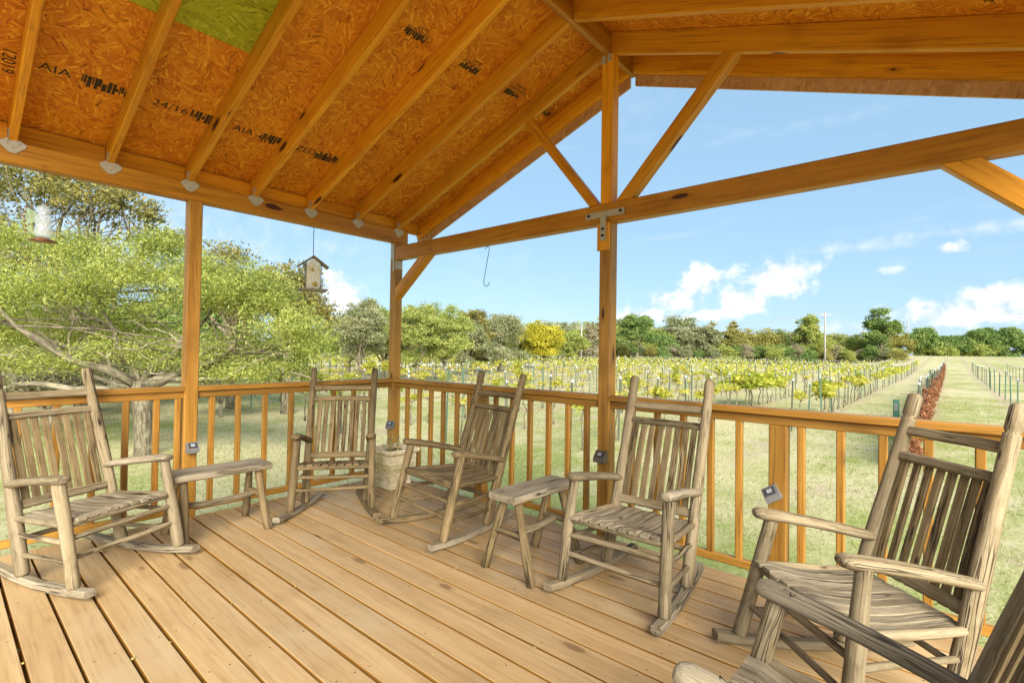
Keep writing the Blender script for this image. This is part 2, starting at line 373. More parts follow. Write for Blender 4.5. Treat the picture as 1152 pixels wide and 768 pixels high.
    def strip(s, path, wv, w_, th, r=None):
        """a plank of width w_ (along wv) following a curved path, thickness th along its normal"""
        path = [Vector(p) for p in path]; wv = Vector(wv).normalized(); vs_, gs, fs = [], [], []; L = 0
        for i, p in enumerate(path):
            d = (path[min(i+1, len(path)-1)]-path[max(i-1, 0)]).normalized(); nn = wv.cross(d).normalized()
            if i: L += (p-path[i-1]).length
            c = min(th, w_)*.2
            for a, b in ((w_/2-c, -th/2), (w_/2, -th/2+c), (w_/2, th/2-c), (w_/2-c, th/2), (-w_/2+c, th/2), (-w_/2, th/2-c), (-w_/2, -th/2+c), (-w_/2+c, -th/2)):
                vs_.append(p+wv*a+nn*b); gs.append((L, a, b))
        m = len(path)
        for i in range(m-1):
            for j in range(8): fs.append((i*8+j, i*8+8+j, i*8+8+(j+1) % 8, i*8+(j+1) % 8))
        fs.append(tuple(range(8))); fs.append(tuple((m-1)*8+j for j in range(7, -1, -1)))
        s._add(vs_, fs, gs, False, r); return s
    def build(s, name, mat, parent=None):
        me = bpy.data.meshes.new(name); me.from_pydata(s.v, [], s.f)
        a = me.attributes.new('g', 'FLOAT_VECTOR', 'POINT'); a.data.foreach_set('vector', np.array(s.g, 'f').ravel())
        a = me.attributes.new('rv', 'FLOAT', 'POINT'); a.data.foreach_set('value', np.array(s.r, 'f'))
        me.polygons.foreach_set('use_smooth', s.sm)
        me.materials.append(MATS[mat]); me.update()
        o = bpy.data.objects.new(name, me); COL.objects.link(o)
        if parent: o.parent = parent
        return o
def tag(o, label=None, cat=None, group=None, kind=None):
    for k, v in (('label', label), ('category', cat), ('group', group), ('kind', kind)):
        if v: o[k] = v
    return o
def thing(name, label, cat, loc=(0, 0, 0), rz=0, group=None):
    o = bpy.data.objects.new(name, None); COL.objects.link(o); o.location = loc; o.rotation_euler = (0, 0, rz)
    o.empty_display_size = .1
    return tag(o, label, cat, group)
def copy_tree(o, parent=None):
    c = o.copy(); COL.objects.link(c)
    if parent: c.parent = parent
    for ch in o.children: copy_tree(ch, c)
    return c

# ------------------------------------------------------------------ ground and road
def gheight(x, y):
    d = math.hypot(x-4, y+3); f_ = (x-4.176)*-.656+(y+3.03)*.755
    k = ((x-4.176)*.755+(y+3.03)*.656)/f_ if f_ > 1 else 0           # the land rises gently towards the grove on the right
    k = min(1, max(0, (k-.62)/.16)); k = k*k*(3-2*k)
    return GZ + max(0, min(d, 160)-66)*(.004+.019*k)
def make_ground():
    vs_, fs = [], []; xs = sorted(set([-1200, -700, -400, -250, -160, -110]+list(range(-80, 81, 5))+[110, 160, 250, 400, 700, 1200]))
    ys = xs; n = len(ys)
    for x in xs:
        for y in ys: vs_.append((x, y, gheight(x, y)))
    for i in range(len(xs)-1):
        for j in range(n-1): fs.append((i*n+j, (i+1)*n+j, (i+1)*n+j+1, i*n+j+1))
    me = bpy.data.meshes.new('ground'); me.from_pydata(vs_, [], fs); me.materials.append(MATS['ground'])
    me.polygons.foreach_set('use_smooth', [True]*len(fs))
    o = bpy.data.objects.new('ground', me); COL.objects.link(o); o['kind'] = 'structure'
make_ground()
rd = MB()
a_, b_ = at(395, 412.5, 58), at(640, 412.5, 70)
dirr = (b_-a_).normalized(); wv_ = Vector((-dirr.y, dirr.x, 0))
pp = []
for i in range(12):
    p = a_-dirr*30+dirr*(i*5); pp.append(Vector((p.x, p.y, gheight(p.x, p.y)+.03)))
rd.strip(pp, wv_, 3.6, .05); rd.build('road', 'gravel')['kind'] = 'structure'

# ------------------------------------------------------------------ the porch
PW, XR, HW = 4.818, 2.409, .0445               # width between outer posts, ridge line, half a post
Z_T0, Z_T1, Z_E0, Z_E1 = 2.107, 2.241, 2.281, 2.411
SL = .365; ZR = 3.262                          # roof slope, underside of the ridge
BACK = -3.35  # roof ends short behind the camera so light comes in from there
deck = thing('wooden_deck', 'tan stained plank deck with dark gaps under the rocking chairs', 'deck', (0, 0, 0))
d = MB(); nails = MB()
for i in range(-42, 20):  # unseen open boards behind the camera are added to bounce light upward
    y0 = -2.767+.1424*i; y1 = y0+.1424
    if y0 > -.1: break
    gap = rnd.uniform(.0105, .0145)
    if i in (2, 6, 12): gap = .018
    if y1 > -.12: y1 = -.045
    x = .035; xe = PW+.3; splits = [x, xe]
    if i % 9 == 4: splits = [x, rnd.choice((2.44, 3.66)), xe]
    for a, b in zip(splits, splits[1:]):
        d.beam((a+.001, (y0+y1)/2, -.019), (b-.001, (y0+y1)/2, -.019), y1-y0-gap, .038, ch=.0018, r=rnd.uniform(.15, .85))
    for k in range(1, 12):
        for q in ((.24, .76) if rnd.random() < .25 else (rnd.choice((.24, .76)),)*(rnd.random() < .7)):
            X = k*.406+.03+rnd.uniform(-.012, .012); Y = y0+(y1-y0)*q+rnd.uniform(-.008, .008)
            nails.lathe((X, Y, 0), [(.0034, -.002), (.0034, .0006), (.002, .0008)], 6)
do = d.build('deck_boards', 'decking', deck); do.data.materials.append(MATS['edge_stain_shade'])
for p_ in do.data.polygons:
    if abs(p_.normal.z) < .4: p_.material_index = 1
tag(nails.build('nail_heads', 'wire_dark', deck), kind='stuff')
j = MB()
for k in range(13): j.beam((k*.406+.03, -8.6, -.13), (k*.406+.03, -.06, -.13), .038, .16)
j.beam((.03, -8.6, -.14), (.03, -.05, -.14), .038, .19); j.beam((.03, -.066, -.14), (PW+.3, -.066, -.14), .038, .19)
j.build('joists', 'cedar_dark', deck)

BAL = .036
def railing(name, label, posts_a, posts_b, bal, newel=None, inner=0, rl=0):
    """posts_a/b: the ends in plan; bal: distances along from a; newel: distance of a short post"""
    A, B = Vector((*posts_a, 0)), Vector((*posts_b, 0)); t = (B-A).normalized(); n_ = Vector((-t.y, t.x, 0))
    root = thing('porch_railing', label, 'railing', tuple(A))
    L = (B-A).length; P = lambda s_, z_, o=0: t*s_+n_*o+Vector((0, 0, z_))
    MB().beam(P(.0, .921), P(L, .921), .092, .036, ch=.004).beam(P(.0, .9215, .0), P(L, .9215, 0), .0925, .004, ch=.001, r=0).build('cap_rail', 'cedar_rail', root)
    MB().beam(P(.0, .877), P(L, .877), .042, .050).build('top_rail', 'cedar_rail', root)
    MB().beam(P(.0, .055), P(L, .055), .042, .044).build('bottom_rail', 'cedar_rail', root)
    for s_ in bal:
        q = rnd.uniform(-.003, .003)
        MB().beam(P(s_, .077), P(s_+q, .852), BAL, BAL, upv=tuple(n_)).build('baluster', 'cedar_rail', root)
    if newel: MB().beam(P(newel, -.6), P(newel, .852), .086, .086, upv=tuple(n_)).build('newel_post', 'cedar_rail', root)
    return root
r2 = [.219, .402, .569, .741, .921, 1.075, 1.385, 1.56, 1.743, 1.921, 2.097, 2.255]
railing('porch_railing', 'stretch of wooden railing between the corner post and the tall middle post', (HW, 0), (XR-HW, 0), [x-HW for x in r2], 1.225-HW)
r3 = [2.60, 2.775, 2.945, 3.115, 3.274, 3.586, 3.761, 3.931, 4.10, 4.275, 4.45, 4.62]
railing('porch_railing', 'wooden railing to the right of the middle post with a short post in it', (XR+HW, 0), (PW-HW, 0), [x-XR-HW for x in r3], 3.478-XR-HW)
LY = -1.79
l1 = [-.27, -.455, -.65, -.85, -1.041, -1.252, -1.455, -1.643]
railing('porch_railing', 'left side wooden railing between the left post and the corner post', (0, -HW), (0, LY+HW), [-y-HW for y in l1])
l2 = [-1.862, -1.991, -2.164, -2.334, -2.511, -2.685, -2.87, -3.05, -3.23]
railing('porch_railing', 'wooden railing behind the leftmost rocking chair, left of the left post', (0, LY-HW), (0, -3.5), [LY-HW-y for y in l2])

def porch_post(label, x, y, top, extra=None):
    root = thing('porch_post', label, 'post', (x, y, 0))
    MB().beam((0, 0, GZ), (0, 0, top), .089, .089, (0, 1, 0), .006).build('post_shaft', 'cedar_rail', root)
    return root
pc = porch_post('orange stained corner post where the two railings meet, behind the planter', 0, 0, Z_E0)
b = MB(); b.box((HW+.001, -HW-.004, 2.02), (HW+.005, .035, 2.1)); b.box((-.03, -HW-.006, 2.12), (.028, -HW-.001, 2.27)); b.box((.004, -HW-.006, 2.0), (.03, -HW-.001, 2.12))
b.build('bracket', 'galvanised', pc)
pl = porch_post('orange stained left post holding the eave beam, beside the left bench', 0, LY, Z_E0)
pm = porch_post('tall middle post under the metal T strap, between the two railing stretches', XR, 0, Z_T0)
MB().beam((-.006, -HW-.012, 1.92), (-.006, -HW-.012, 2.105), .094, .022, (0, 1, 0), .006).build('scab_block', 'cedar_dark', pm)
b = MB(); b.box((-.15, -.077-.0+.018, 2.145), (.15, -.054+.0, 2.188), axis=0); b.box((-.024, -.077+.0, 1.985), (.022, -.0695, 2.144), axis=2)
b.build('tee_strap', 'galvanised', pm)
for bx_, bz_ in ((-.12, 2.166), (.125, 2.166), (0, 2.015), (0, 2.06)):
    MB().lathe((bx_, -.07 if bz_ > 2.1 else -.082, bz_), [(.009, -.006), (.009, .006), (.005, .009)], 8).build('bolt', 'wire_dark', pm)

roof = thing('porch_roof', 'gabled porch roof of orange rafters and strand board on a tie beam', 'roof', (0, 0, 0))
def rbeam(name, mat='cedar'): return (lambda m: m.build(name, mat, roof))
# eave beams, tie beam, king post
for x in (0, PW):
    MB().beam((x, BACK, (Z_E0+Z_E1)/2), (x, .10, (Z_E0+Z_E1)/2), .089, Z_E1-Z_E0, ch=.006).build('eave_beam', 'cedar', roof)
MB().beam((HW+.002, -.004, (Z_T0+Z_T1)/2), (PW+.1, -.004, (Z_T0+Z_T1)/2), .087, Z_T1-Z_T0, ch=.006).build('tie_beam', 'cedar', roof)
for x in (0, PW):
    MB().beam((x, -.0, Z_T1), (x, -.0, Z_E0), .08, .08, (0, 1, 0)).build('packing_block', 'cedar', roof)
MB().beam((XR, 0, Z_T1), (XR, 0, ZR-.002), .086, .089, (0, 1, 0), .006).build('king_post', 'cedar_dark', roof)
MB().beam((XR, (BACK+.34)/2*0+BACK, ZR+.085), (XR, .335, ZR+.085), .040, .17).build('ridge_board', 'cedar', roof)
MB().box((XR-.036, -.052, ZR-.06), (XR-.008, -.0455, ZR-.004), axis=2).box((XR+.006, -.052, ZR-.055), (XR+.034, -.0455, ZR-.002), axis=2).build('tie_plate', 'galvanised', roof)
zr = lambda x: Z_E1+SL*((x if x <= XR else PW-x)-HW)      # rafter underside
rh = .14/math.cos(math.atan(SL))
RY = [.30]+[-.014-.455*i for i in range(10)]
for y in RY:
    for sgn in (0, 1):
        fx = lambda x: x if not sgn else PW-x
        xa, xb = -.055, XR-.021
        m = MB(); za, zb = zr(0)+SL*(xa), zr(0)+SL*xb
        th = math.atan(SL); 
        A = Vector((fx(xa), y, Z_E1+SL*(xa-HW)+rh/2)); B = Vector((fx(xb), y, Z_E1+SL*(xb-HW)+rh/2))
        up_ = Vector((-(SL) if not sgn else SL, 0, 1)).normalized()
        def cut(P, fx=fx, xb=xb, sgn=sgn):
            if abs(P.x-fx(xb)) < .12:
                dx = fx(xb)-P.x; P = Vector((fx(xb), P.y, P.z+dx*(SL if not sgn else -SL)))
            return P
        m.beam(A, B, .038, .14, tuple(up_), .004, cut=cut); m.build('rafter', 'cedar_dark' , roof)
        if y == RY[0]:                                      # barge board on the outer face of the end rafter
            xb = XR-.0008; dz = Vector((0, .0285, -.075+.11-rh/2)); A = Vector((fx(-.09), y, Z_E1+SL*(-.09-HW)+rh/2)); B = Vector((fx(xb), y, Z_E1+SL*(xb-HW)+rh/2))
            MB().beam(A+dz, B+dz, .016, .21, tuple(up_), .002, cut=cut).build('barge_board', 'osb_edge', roof)
# knee braces and king post struts
def strut(name, p, q, mat='cedar', w_=.088, dpt=.085):
    P_, Q_ = Vector(p), Vector(q); d_ = (Q_-P_).normalized(); mid_ = (P_+Q_)/2
    def cut(P):                                          # ends mitred to the post face, the beam or the rafter
        if (P-mid_).dot(d_) > 0:
            if name == 'knee_brace': return P+d_*((Z_T0-.0015-P.z)/d_.z)
            for _ in range(3): P = P+d_*((zr(P.x)-.0015-P.z)/(d_.z))
            return P
        if name == 'knee_brace': return P+d_*((P_.x-P.x)/d_.x)
        return P+d_*((Z_T1+.0015-P.z)/d_.z)
    MB().beam(p, q, dpt, w_, (0, 0, 1), .006, cut=cut).build(name, mat, roof)
strut('knee_brace', (HW+.001, -.004, 1.775), (.478, -.004, 2.105)); strut('knee_brace', (PW-HW-.001, -.004, 1.565), (4.218, -.004, 2.10), 'cedar', .095)
strut('king_strut', (2.31, 0, 2.245), (1.70, 0, zr(1.70)), 'cedar_dark', .066, .06); strut('king_strut', (2.535, 0, 2.245), (3.215, 0, zr(3.215)), 'cedar_dark', .085, .075)
MB().beam((PW, 0, GZ), (PW, 0, Z_E0), .089, .089, (0, 1, 0)).build('support_post', 'cedar', roof)
for x in (0, PW): MB().beam((x, BACK+.1, GZ), (x, BACK+.1, Z_E0), .089, .089, (0, 1, 0)).build('support_post', 'cedar', roof)
# blocking boards between rafters above the eave beam
ys_ = sorted(RY)
for x, sg in ((-.02, 1), (PW+.02, -1)):
    for a, b in zip(ys_, ys_[1:]):
        MB().beam((x, a+.022, Z_E1+.058), (x, b-.022, Z_E1+.058), .036, .114).build('blocking', 'cedar_dark', roof)
# metal rafter ties: a bent diamond plate at each rafter foot
for y in ys_[:-1]:
    m = MB(); s_ = .060
    zc = Z_E1-.022
    m.poly([(HW+.004, y, zc+s_*.75), (HW+.004, y+.02, zc+s_*.6), (HW+.004, y+s_, zc+.010), (HW+.004, y+s_*.86, zc-.012), (HW+.004, y+.014, zc-s_*.80), (HW+.004, y-.014, zc-s_*.80), (HW+.004, y-s_*.86, zc-.012), (HW+.004, y-s_, zc+.010), (HW+.004, y-.02, zc+s_*.6)], .003, (1, 0, 0))
    m.poly([(HW+.006, y-.021, zc+.02), (HW+.006, y-.021, zc+.09), (HW+.07, y-.021, zc+.075)], .002, (0, 1, 0))
    for k in ((-.026, .006), (.026, .006), (0, -.024)): m.lathe((HW+.006, y+k[0], zc+k[1]), [(.004, -.003), (.004, .003)], 6)
    m.build('rafter_tie', 'galvanised', roof)
# strand board sheets, two rows a side
ux = Vector((1, 0, SL)).normalized()
def sheet(x0, x1, y0, y1, mat='osb', right=False):
    m = MB(); z = lambda x: Z_E1+SL*(x-HW)+rh+.0015
    fx = (lambda x: PW-x) if right else (lambda x: x)
    lo = [Vector((fx(x0), y0, z(x0))), Vector((fx(x1), y0, z(x1))), Vector((fx(x1), y1, z(x1))), Vector((fx(x0), y1, z(x0)))]
    hi = [p+Vector((0, 0, .012)) for p in lo]
    L = (x1-x0)*math.sqrt(1+SL*SL); gs = [(0, y0, 0), (L, y0, 0), (L, y1, 0), (0, y1, 0)]*2
    fs = [(0, 3, 2, 1), (4, 5, 6, 7), (0, 1, 5, 4), (1, 2, 6, 5), (2, 3, 7, 6), (3, 0, 4, 7)]
    m._add(lo+hi, fs, gs); return m.build('strand_board', mat, roof)
for rgt in (False, True):
    for x0, x1, cuts in ((-.075, 1.088, (BACK-.1, -1.15, 0.318)), (1.0905, XR-.002, (BACK-.1, -1.839 if not rgt else -1.2, 0.318))):
        for a, b in zip(cuts, cuts[1:]):
            green = (not rgt) and x0 > 1 and a < -2
            sheet(x0, x1, a+.001, b-.001, 'osb_green' if green else 'osb', rgt)
# roof covering above the sheets
for rgt in (False, True):
    m = MB(); fx = (lambda x: PW-x) if rgt else (lambda x: x)
    z = lambda x: Z_E1+SL*(x-HW)+rh+.03
    m.poly([(fx(-.1), BACK-.12, z(-.1)), (fx(XR), BACK-.12, z(XR)), (fx(XR), .345, z(XR)), (fx(-.1), .345, z(-.1))], .02, (-SL if not rgt else SL, 0, 1)); m.build('roof_covering', 'post_dark', roof)

# printed grade stamps on the underside of the sheets
def stamp_text(body, x, y, size, along_y=True, flip=1, w_=None, right=False):
    cu = bpy.data.curves.new('tmp', 'FONT'); cu.body = body; cu.size = size; cu.align_x = 'CENTER'; cu.align_y = 'CENTER'; cu.extrude = .0002
    to = bpy.data.objects.new('tmp', cu); COL.objects.link(to)
    dg = bpy.context.evaluated_depsgraph_get(); me = bpy.data.meshes.new_from_object(to.evaluated_get(dg))
    bpy.data.objects.remove(to); bpy.data.curves.remove(cu)
    me.name = 'grade_stamp'; me.materials.clear(); me.materials.append(MATS['ink'])
    o = bpy.data.objects.new('grade_stamp', me); COL.objects.link(o)
    sx = 1
    nz = Vector((SL, 0, -1)).normalized() if not right else Vector((-SL, 0, -1)).normalized()   # faces down into the porch
    ex = Vector((0, 1, 0))*flip if along_y else (ux*flip)
    ey = nz.cross(ex)
    z = Z_E1+SL*((PW-x if right else x)-HW)+rh+.0015-.0012
    M = Matrix(((ex.x, ey.x, nz.x, x), (ex.y, ey.y, nz.y, y), (ex.z, ey.z, nz.z, z), (0, 0, 0, 1)))
    o.matrix_world = M; o.parent = roof
    if w_: pass
    return o
def stamp_block(x, y, w_, h_):
    """solid inked block of a stamp, with a few bars"""
    m = MB(); z = lambda xx: Z_E1+SL*(xx-HW)+rh+.0015-.0012
    n_ = (SL, 0, -1)
    def q(x0, x1, y0, y1): m.poly([(x0, y0, z(x0)), (x1, y0, z(x1)), (x1, y1, z(x1)), (x0, y1, z(x0))], .0006, n_)
    k = y-w_/2
    while k < y+w_/2:
        a = rnd.uniform(.006, .022); b = rnd.uniform(.0025, .0045)
        x0 = x-h_/2+rnd.choice((0, 0, h_*.3)); x1 = x+h_/2-rnd.choice((0, 0, h_*.35)); q(x0, x1, k, k+a); k += a+b
    o = m.build('grade_stamp', 'ink', roof); return o
stamp_text('12019', .45, -2.80, .075, False, -1)
for (yy, s_) in ((-2.52, 0), (-1.98, 1), (-1.55, 2), (-1.13, 3)):
    k = s_ % 2
    stamp_text(('AIA', '24/16', 'AIA', 'SIZED')[s_], .49, yy-.10, .085)
    stamp_block(.487, yy+.045, .07, .085); stamp_block(.487, yy+.12, .07, .085); stamp_block(.487, yy+.19, .06, .07)
for yy, kk in ((-1.10, 0), (-.64, 1), (-.19, 2), (.19, 3)):
    stamp_text('RATED\nSHEATHING\n24/16' if kk == 2 else '24/16\nEXPOSURE 1', 1.735, yy, .034)
    stamp_block(1.69, yy-.02, .15, .045)
stamp_text('24/16', 4.3, -.18, .045, True, -1, right=True)
MB().box((.55, -1.36, zr(.55)+rh-.006), (.60, -1.31, zr(.55)+rh-.002)).build('paper_tag', 'tag_paper', roof)

# ------------------------------------------------------------------ rocking chairs
DN = ['wf', 'wft', 'wr', 'wrt', 'yf', 'yft', 'zarm', 'yr', 'ytop', 'ztop', 'zs', 'zr1', 'zr2', 'zlow', 'yarm', 'yrock', 'tarm']
def star_pts(c, r0, ex, ey, n=5):
    out = []
    for i in range(n*2):
        a = math.pi/2+math.pi*i/n; k = r0 if i % 2 == 0 else r0*.42
        out.append(c+ex*(k*math.cos(a))+ey*(k*math.sin(a)))
    return out
def rocking_chair(label, pose, dims, tone='log_grey', slat='log_slat', star=False):
    D = dict(zip(DN, dims)); root = thing('rocking_chair', label, 'rocking chair', (pose[0], pose[1], 0), pose[2], 'weathered log rocking chairs on the porch')
    V = Vector
    def post(s, z):
        t = (z-.05)/(D['ztop']-.05); return V((s*(D['wr']+(D['wrt']-D['wr'])*t), D['yr']+(D['ytop']-D['yr'])*t, z))
    def fl(s, z):
        t = (z-.05)/(D['zarm']-.05); return V((s*(D['wf']+(D['wft']-D['wf'])*t), D['yf']+(D['yft']-D['yf'])*t, z))
    zrock = lambda y: .022+.20*(y+.06)**2
    rb = lambda k: rnd.uniform(1-k, 1+k)
    for s in (1, -1):
        zf = zrock(D['yf'])+.014; zb = zrock(D['yr'])+.014
        MB().log(fl(s, zf), fl(s, D['zarm']-.035), .0305*rb(.06), .0275*rb(.05), bend=rnd.uniform(-.004, .004)).build('front_leg', tone, root)
        MB().log(post(s, zb), post(s, D['ztop']), .0325*rb(.05), .0255*rb(.05), seg=10, groove=.905, bend=rnd.uniform(-.006, .006)).build('back_post', tone, root)
        # arm: flattened log from the post to its rounded front tip
        a0 = post(s, D['tarm']+.01); a1 = V((s*D['wft'], D['yarm'], D['zarm']-.018)); dd = (a1-a0)
        L = dd.length; e = dd/L
        side = V((0, 0, 1)).cross(e).normalized()
        a0s = a0+side*0+e*.0
        pts, rad = [], []
        for t, k in ((0, .66), (.02, .84), (.12, .88), (.3, .92), (.5, .96), (.7, 1), (.85, 1.02), (.94, 1.0), (.978, .86), (.994, .6), (1, .35)):
            pts.append(a0s+dd*t+V((0, 0, .008*math.sin(math.pi*t)))); rad.append(.0375*k*rb(.03))
        am = MB().tube(pts, rad, 16, .62, (0, 0, 1), .03).build('armrest', 'log_pale' if rnd.random() < .25 or star else tone, root)
        if star:
            sm_ = MB(); c = a0s+dd*.80+V((0, 0, .0)); nn = side.cross(e)
            nn = V((0, 0, 1)) - e*e.z; nn.normalize()
            P = star_pts(c+nn*(.0265), .026, e, side)
            for i in range(10): sm_.tube([P[i], P[(i+1) % 10]], .0013, 5)
            sm_.build('carved_star', 'seam_dark', am)
        # rocker
        path = []
        y0, y1 = D['yrock']+.03, D['yr']-.27
        for i in range(15):
            y = y0+(y1-y0)*i/14; t = (y-D['yf'])/(D['yr']-D['yf']); x = D['wf']+(D['wr']-D['wf'])*t
            path.append(V((s*x, y, zrock(y))))
        lo = min(p.z for p in path)
        MB().strip(path, (1, 0, 0), .052, .036).build('rocker', 'log_pale' if rnd.random() < .6 else tone, root)
        # side stretchers
        for z0, z1, rr in ((.26, .245, .0125), (.16, .145, .0125)):
            MB().log(fl(s, z0), post(s, z1), rr*rb(.1), rr*rb(.1), 9, chamf=.006, bend=rnd.uniform(-.006, .006)).build('stretcher', tone, root)
        MB().log(fl(s, D['zs']-.015), post(s, D['zs']-.035), .018, .016, 10, bend=-.004).build('seat_rail', tone, root)
    for z_, rr in ((.275, .0135), (.185, .013)):
        MB().log(fl(1, z_), fl(-1, z_+rnd.uniform(-.012, .012)), rr, rr*rb(.1), 9, bend=rnd.uniform(-.006, .006)).build('stretcher', tone, root)
    MB().log(post(1, .22), post(-1, .215), .013, .013, 9).build('stretcher', tone, root)
    MB().log(fl(1, D['zs']-.022), fl(-1, D['zs']-.022), .017, .017, 9).build('seat_rail', tone, root)
    zsb = D['zs']-.045
    MB().log(post(1, zsb), post(-1, zsb), .016, .016, 9).build('seat_rail', tone, root)
    # seat slats run from front to back with a gentle hollow
    m = MB(); n = 9
    for i in range(n):
        u = -1+2*(i+.5)/n
        yfr = fl(1, D['zs']).y+.03+rnd.uniform(-.008, .008); yba = post(1, zsb).y-.015
        xf = u*(D['wf']-.012-.02); xb = u*(D['wr']-.028); path = []
        zo = rnd.uniform(-.003, .003)
        for k in range(11):
            t = k/10; y = yfr+(yba-yfr)*t
            z_ = D['zs']+.004-.042*t-.018*math.sin(math.pi*min(1, t*1.15))+.006*math.exp(-((t-.05)/.1)**2)-.010*max(0, .08-t)/.08+zo
            path.append(V((xf+(xb-xf)*t, y, z_)))
        m.strip(path, (1, 0, 0), (D['wf']*2-.06)/n-.013, .016, rnd.uniform(.2, .9))
    m.build('seat', 'log_pale' if tone != 'log_slat' else tone, root)
    # back: two rails at the top, one low rail, eight slats
    pn = (post(1, 1)-post(1, .5)).normalized(); back = V((0, pn.z, -pn.y))
    def rail(z_, wdt, th, bow, nm='back_rail'):
        a, b = post(1, z_), post(-1, z_); path = []
        for k in range(9):
            t = k/8; path.append(a+(b-a)*t-V((0, 1, 0))*(bow*math.sin(math.pi*t))+V((0, 0, rnd.uniform(-.0015, .0015))))
        m = MB(); vs0 = len(m.v)
        m.strip(path, pn, wdt, th); m.build(nm, tone, root)
    rail(D['zr1'], .040, .034, .022); rail(D['zr2'], .038, .032, .012); rail(D['zlow']+.012, .046, .030, .010)
    m = MB(); n = 8
    for i in range(n):
        u = -1+2*(i+.5)/n; sk = rnd.uniform(-.005, .005); bow = .018*(1-u*u)
        z0, z1 = D['zlow']-.012, D['zr2']-.006
        p0, p1 = post(1, z0), post(1, z1); path = []
        hw0 = D['wr']+(D['wrt']-D['wr'])*.35-.032
        for k in range(6):
            t = k/5; p = p0+(p1-p0)*t
            path.append(V((u*hw0*(1+.0*t)+sk*math.sin(3*t), p.y-bow*(.5+.5*t)+.003*math.sin(math.pi*t), p.z)))
        m.strip(path, (1, 0, 0), (2*hw0)/n-.017+rnd.uniform(-.003, .003), .014, rnd.uniform(.1, .95))
    m.build('back_slats', slat, root)
    return root
C4d = [.278, .262, .233, .229, .135, .051, .59, -.233, -.557, 1.083, .376, .914, .827, .374, .097, .215, .484]
C3d = [.298, .297, .228, .234, .168, .02, .594, -.245, -.576, 1.059, .387, .896, .801, .343, .096, .243, .455]
C2d = [.284, .271, .223, .248, .096, -.036, .599, -.119, -.519, 1.057, .362, .894, .807, .364, .07, .249, .476]
C1d = [.28, .281, .25, .226, .16, .026, .581, -.245, -.548, 1.079, .363, .938, .837, .37, .077, .25, .485]
C5d = [.302, .238, .235, .197, .154, .041, .599, -.253, -.557, 1.077, .369, .924, .821, .376, .132, .225, .47]
C6d = [.277, .271, .243, .226, .166, .036, .591, -.238, -.548, 1.072, .374, .914, .821, .364, .104, .249, .475]
rocking_chair('weathered grey rocking chair at far left, against the left railing beside the longer bench', (.706, -2.365, -1.128), C1d, 'log_grey')
rocking_chair('brown grey rocking chair standing upright between the left bench and the stone planter', (.676, -1.02, 4.052), C2d, 'log_slat')
rocking_chair('rocking chair seen from its side, leaning back between the planter and the small log table', (1.54, -.74, 3.044), C3d, 'log_slat')
rocking_chair('rocking chair facing the camera before the tall middle post, right of small table', (2.932, -.713, 3.144), C4d, 'log_grey')
rocking_chair('large rocking chair at the right railing, its tall slatted back before the short rail post', (3.828, -.851, 2.378), C5d, 'log_grey')
rocking_chair('nearest rocking chair, cut by the bottom right corner, with stars carved into its arms', (3.852, -1.722, 1.547), C6d, 'log_grey', star=True)

# ------------------------------------------------------------------ log benches
def log_bench(label, c, rz, L, W, H, cat):
    root = thing('log_bench', label, cat, (c[0], c[1], 0), rz); V = Vector
    m = MB(); path = [V((-L/2+L*k/8, 0, H-.019+rnd.uniform(-.0012, .0012))) for k in range(9)]
    m.strip(path, (0, 1, 0), W, .040); m.build('bench_top', 'log_pale', root)
    tops = {}
    for sx in (1, -1):
        for sy in (1, -1):
            t = V((sx*(L/2-.075), sy*(W/2-.055), H-.037)); f = V((sx*(L/2-.05), sy*(W/2+.075), .0))
            tops[sx, sy] = (t, f)
            MB().log(f, t, .026*rnd.uniform(.92, 1.06), .0235, 11, bend=rnd.uniform(-.008, .008), lump=.09, chamf=.004).build('leg', 'log_slat', root)
        a = tops[sx, 1][0]*.55+tops[sx, 1][1]*.45; b = tops[sx, -1][0]*.55+tops[sx, -1][1]*.45
        MB().log(a, b, .019, .019, 10, bend=.004).build('stretcher', 'log_slat', root)
    a = (tops[1, 1][0]*.55+tops[1, 1][1]*.45+tops[1, -1][0]*.55+tops[1, -1][1]*.45)/2
    b = V((-a.x, a.y, a.z))
    MB().log(a, b, .020, .022, 10, seg=8, bend=.02).build('stretcher', 'log_grey', root)
    return root
log_bench('longer weathered log bench against the left railing, below the left post', (.49, -1.75), math.pi/2+.005, .60, .245, .425, 'bench')
log_bench('short log table between two rocking chairs, in front of the middle post', (2.363, -.725), math.pi/2-.05, .53, .205, .455, 'table')

# ------------------------------------------------------------------ planter in the corner
pl_ = thing('stone_planter', 'square cast stone planter with scroll relief and dry stems, below the corner post', 'planter', (.42, -.295, 0), .02); pl_.scale = (1.1, 1.1, 1.0)
def sq(m, prof, n=4):
    vs_, gs, fs = [], [], []
    for r_, z_ in prof:
        for a, b in ((-1, -1), (1, -1), (1, 1), (-1, 1)): vs_.append(Vector((a*r_, b*r_, z_))); gs.append((z_, a*r_, b*r_))
    for i in range(len(prof)-1):
        for j in range(4): fs.append((i*4+j, i*4+(j+1) % 4, i*4+4+(j+1) % 4, i*4+4+j))
    fs.append((3, 2, 1, 0)); k = len(prof)-1; fs.append(tuple(k*4+j for j in range(4)))
    m._add(vs_, fs, gs)
m = MB(); sq(m, [(.088, 0), (.100, .008), (.100, .05), (.090, .062), (.094, .07), (.118, .215), (.126, .222), (.126, .236), (.118, .242), (.122, .30), (.146, .318), (.150, .335), (.146, .352), (.128, .352), (.124, .30)])
m.build('urn_body', 'cast_stone', pl_)
m = MB(); m.box((-.12, -.12, .295), (.12, .12, .312)); m.build('soil', 'dirt', pl_)
m = MB()
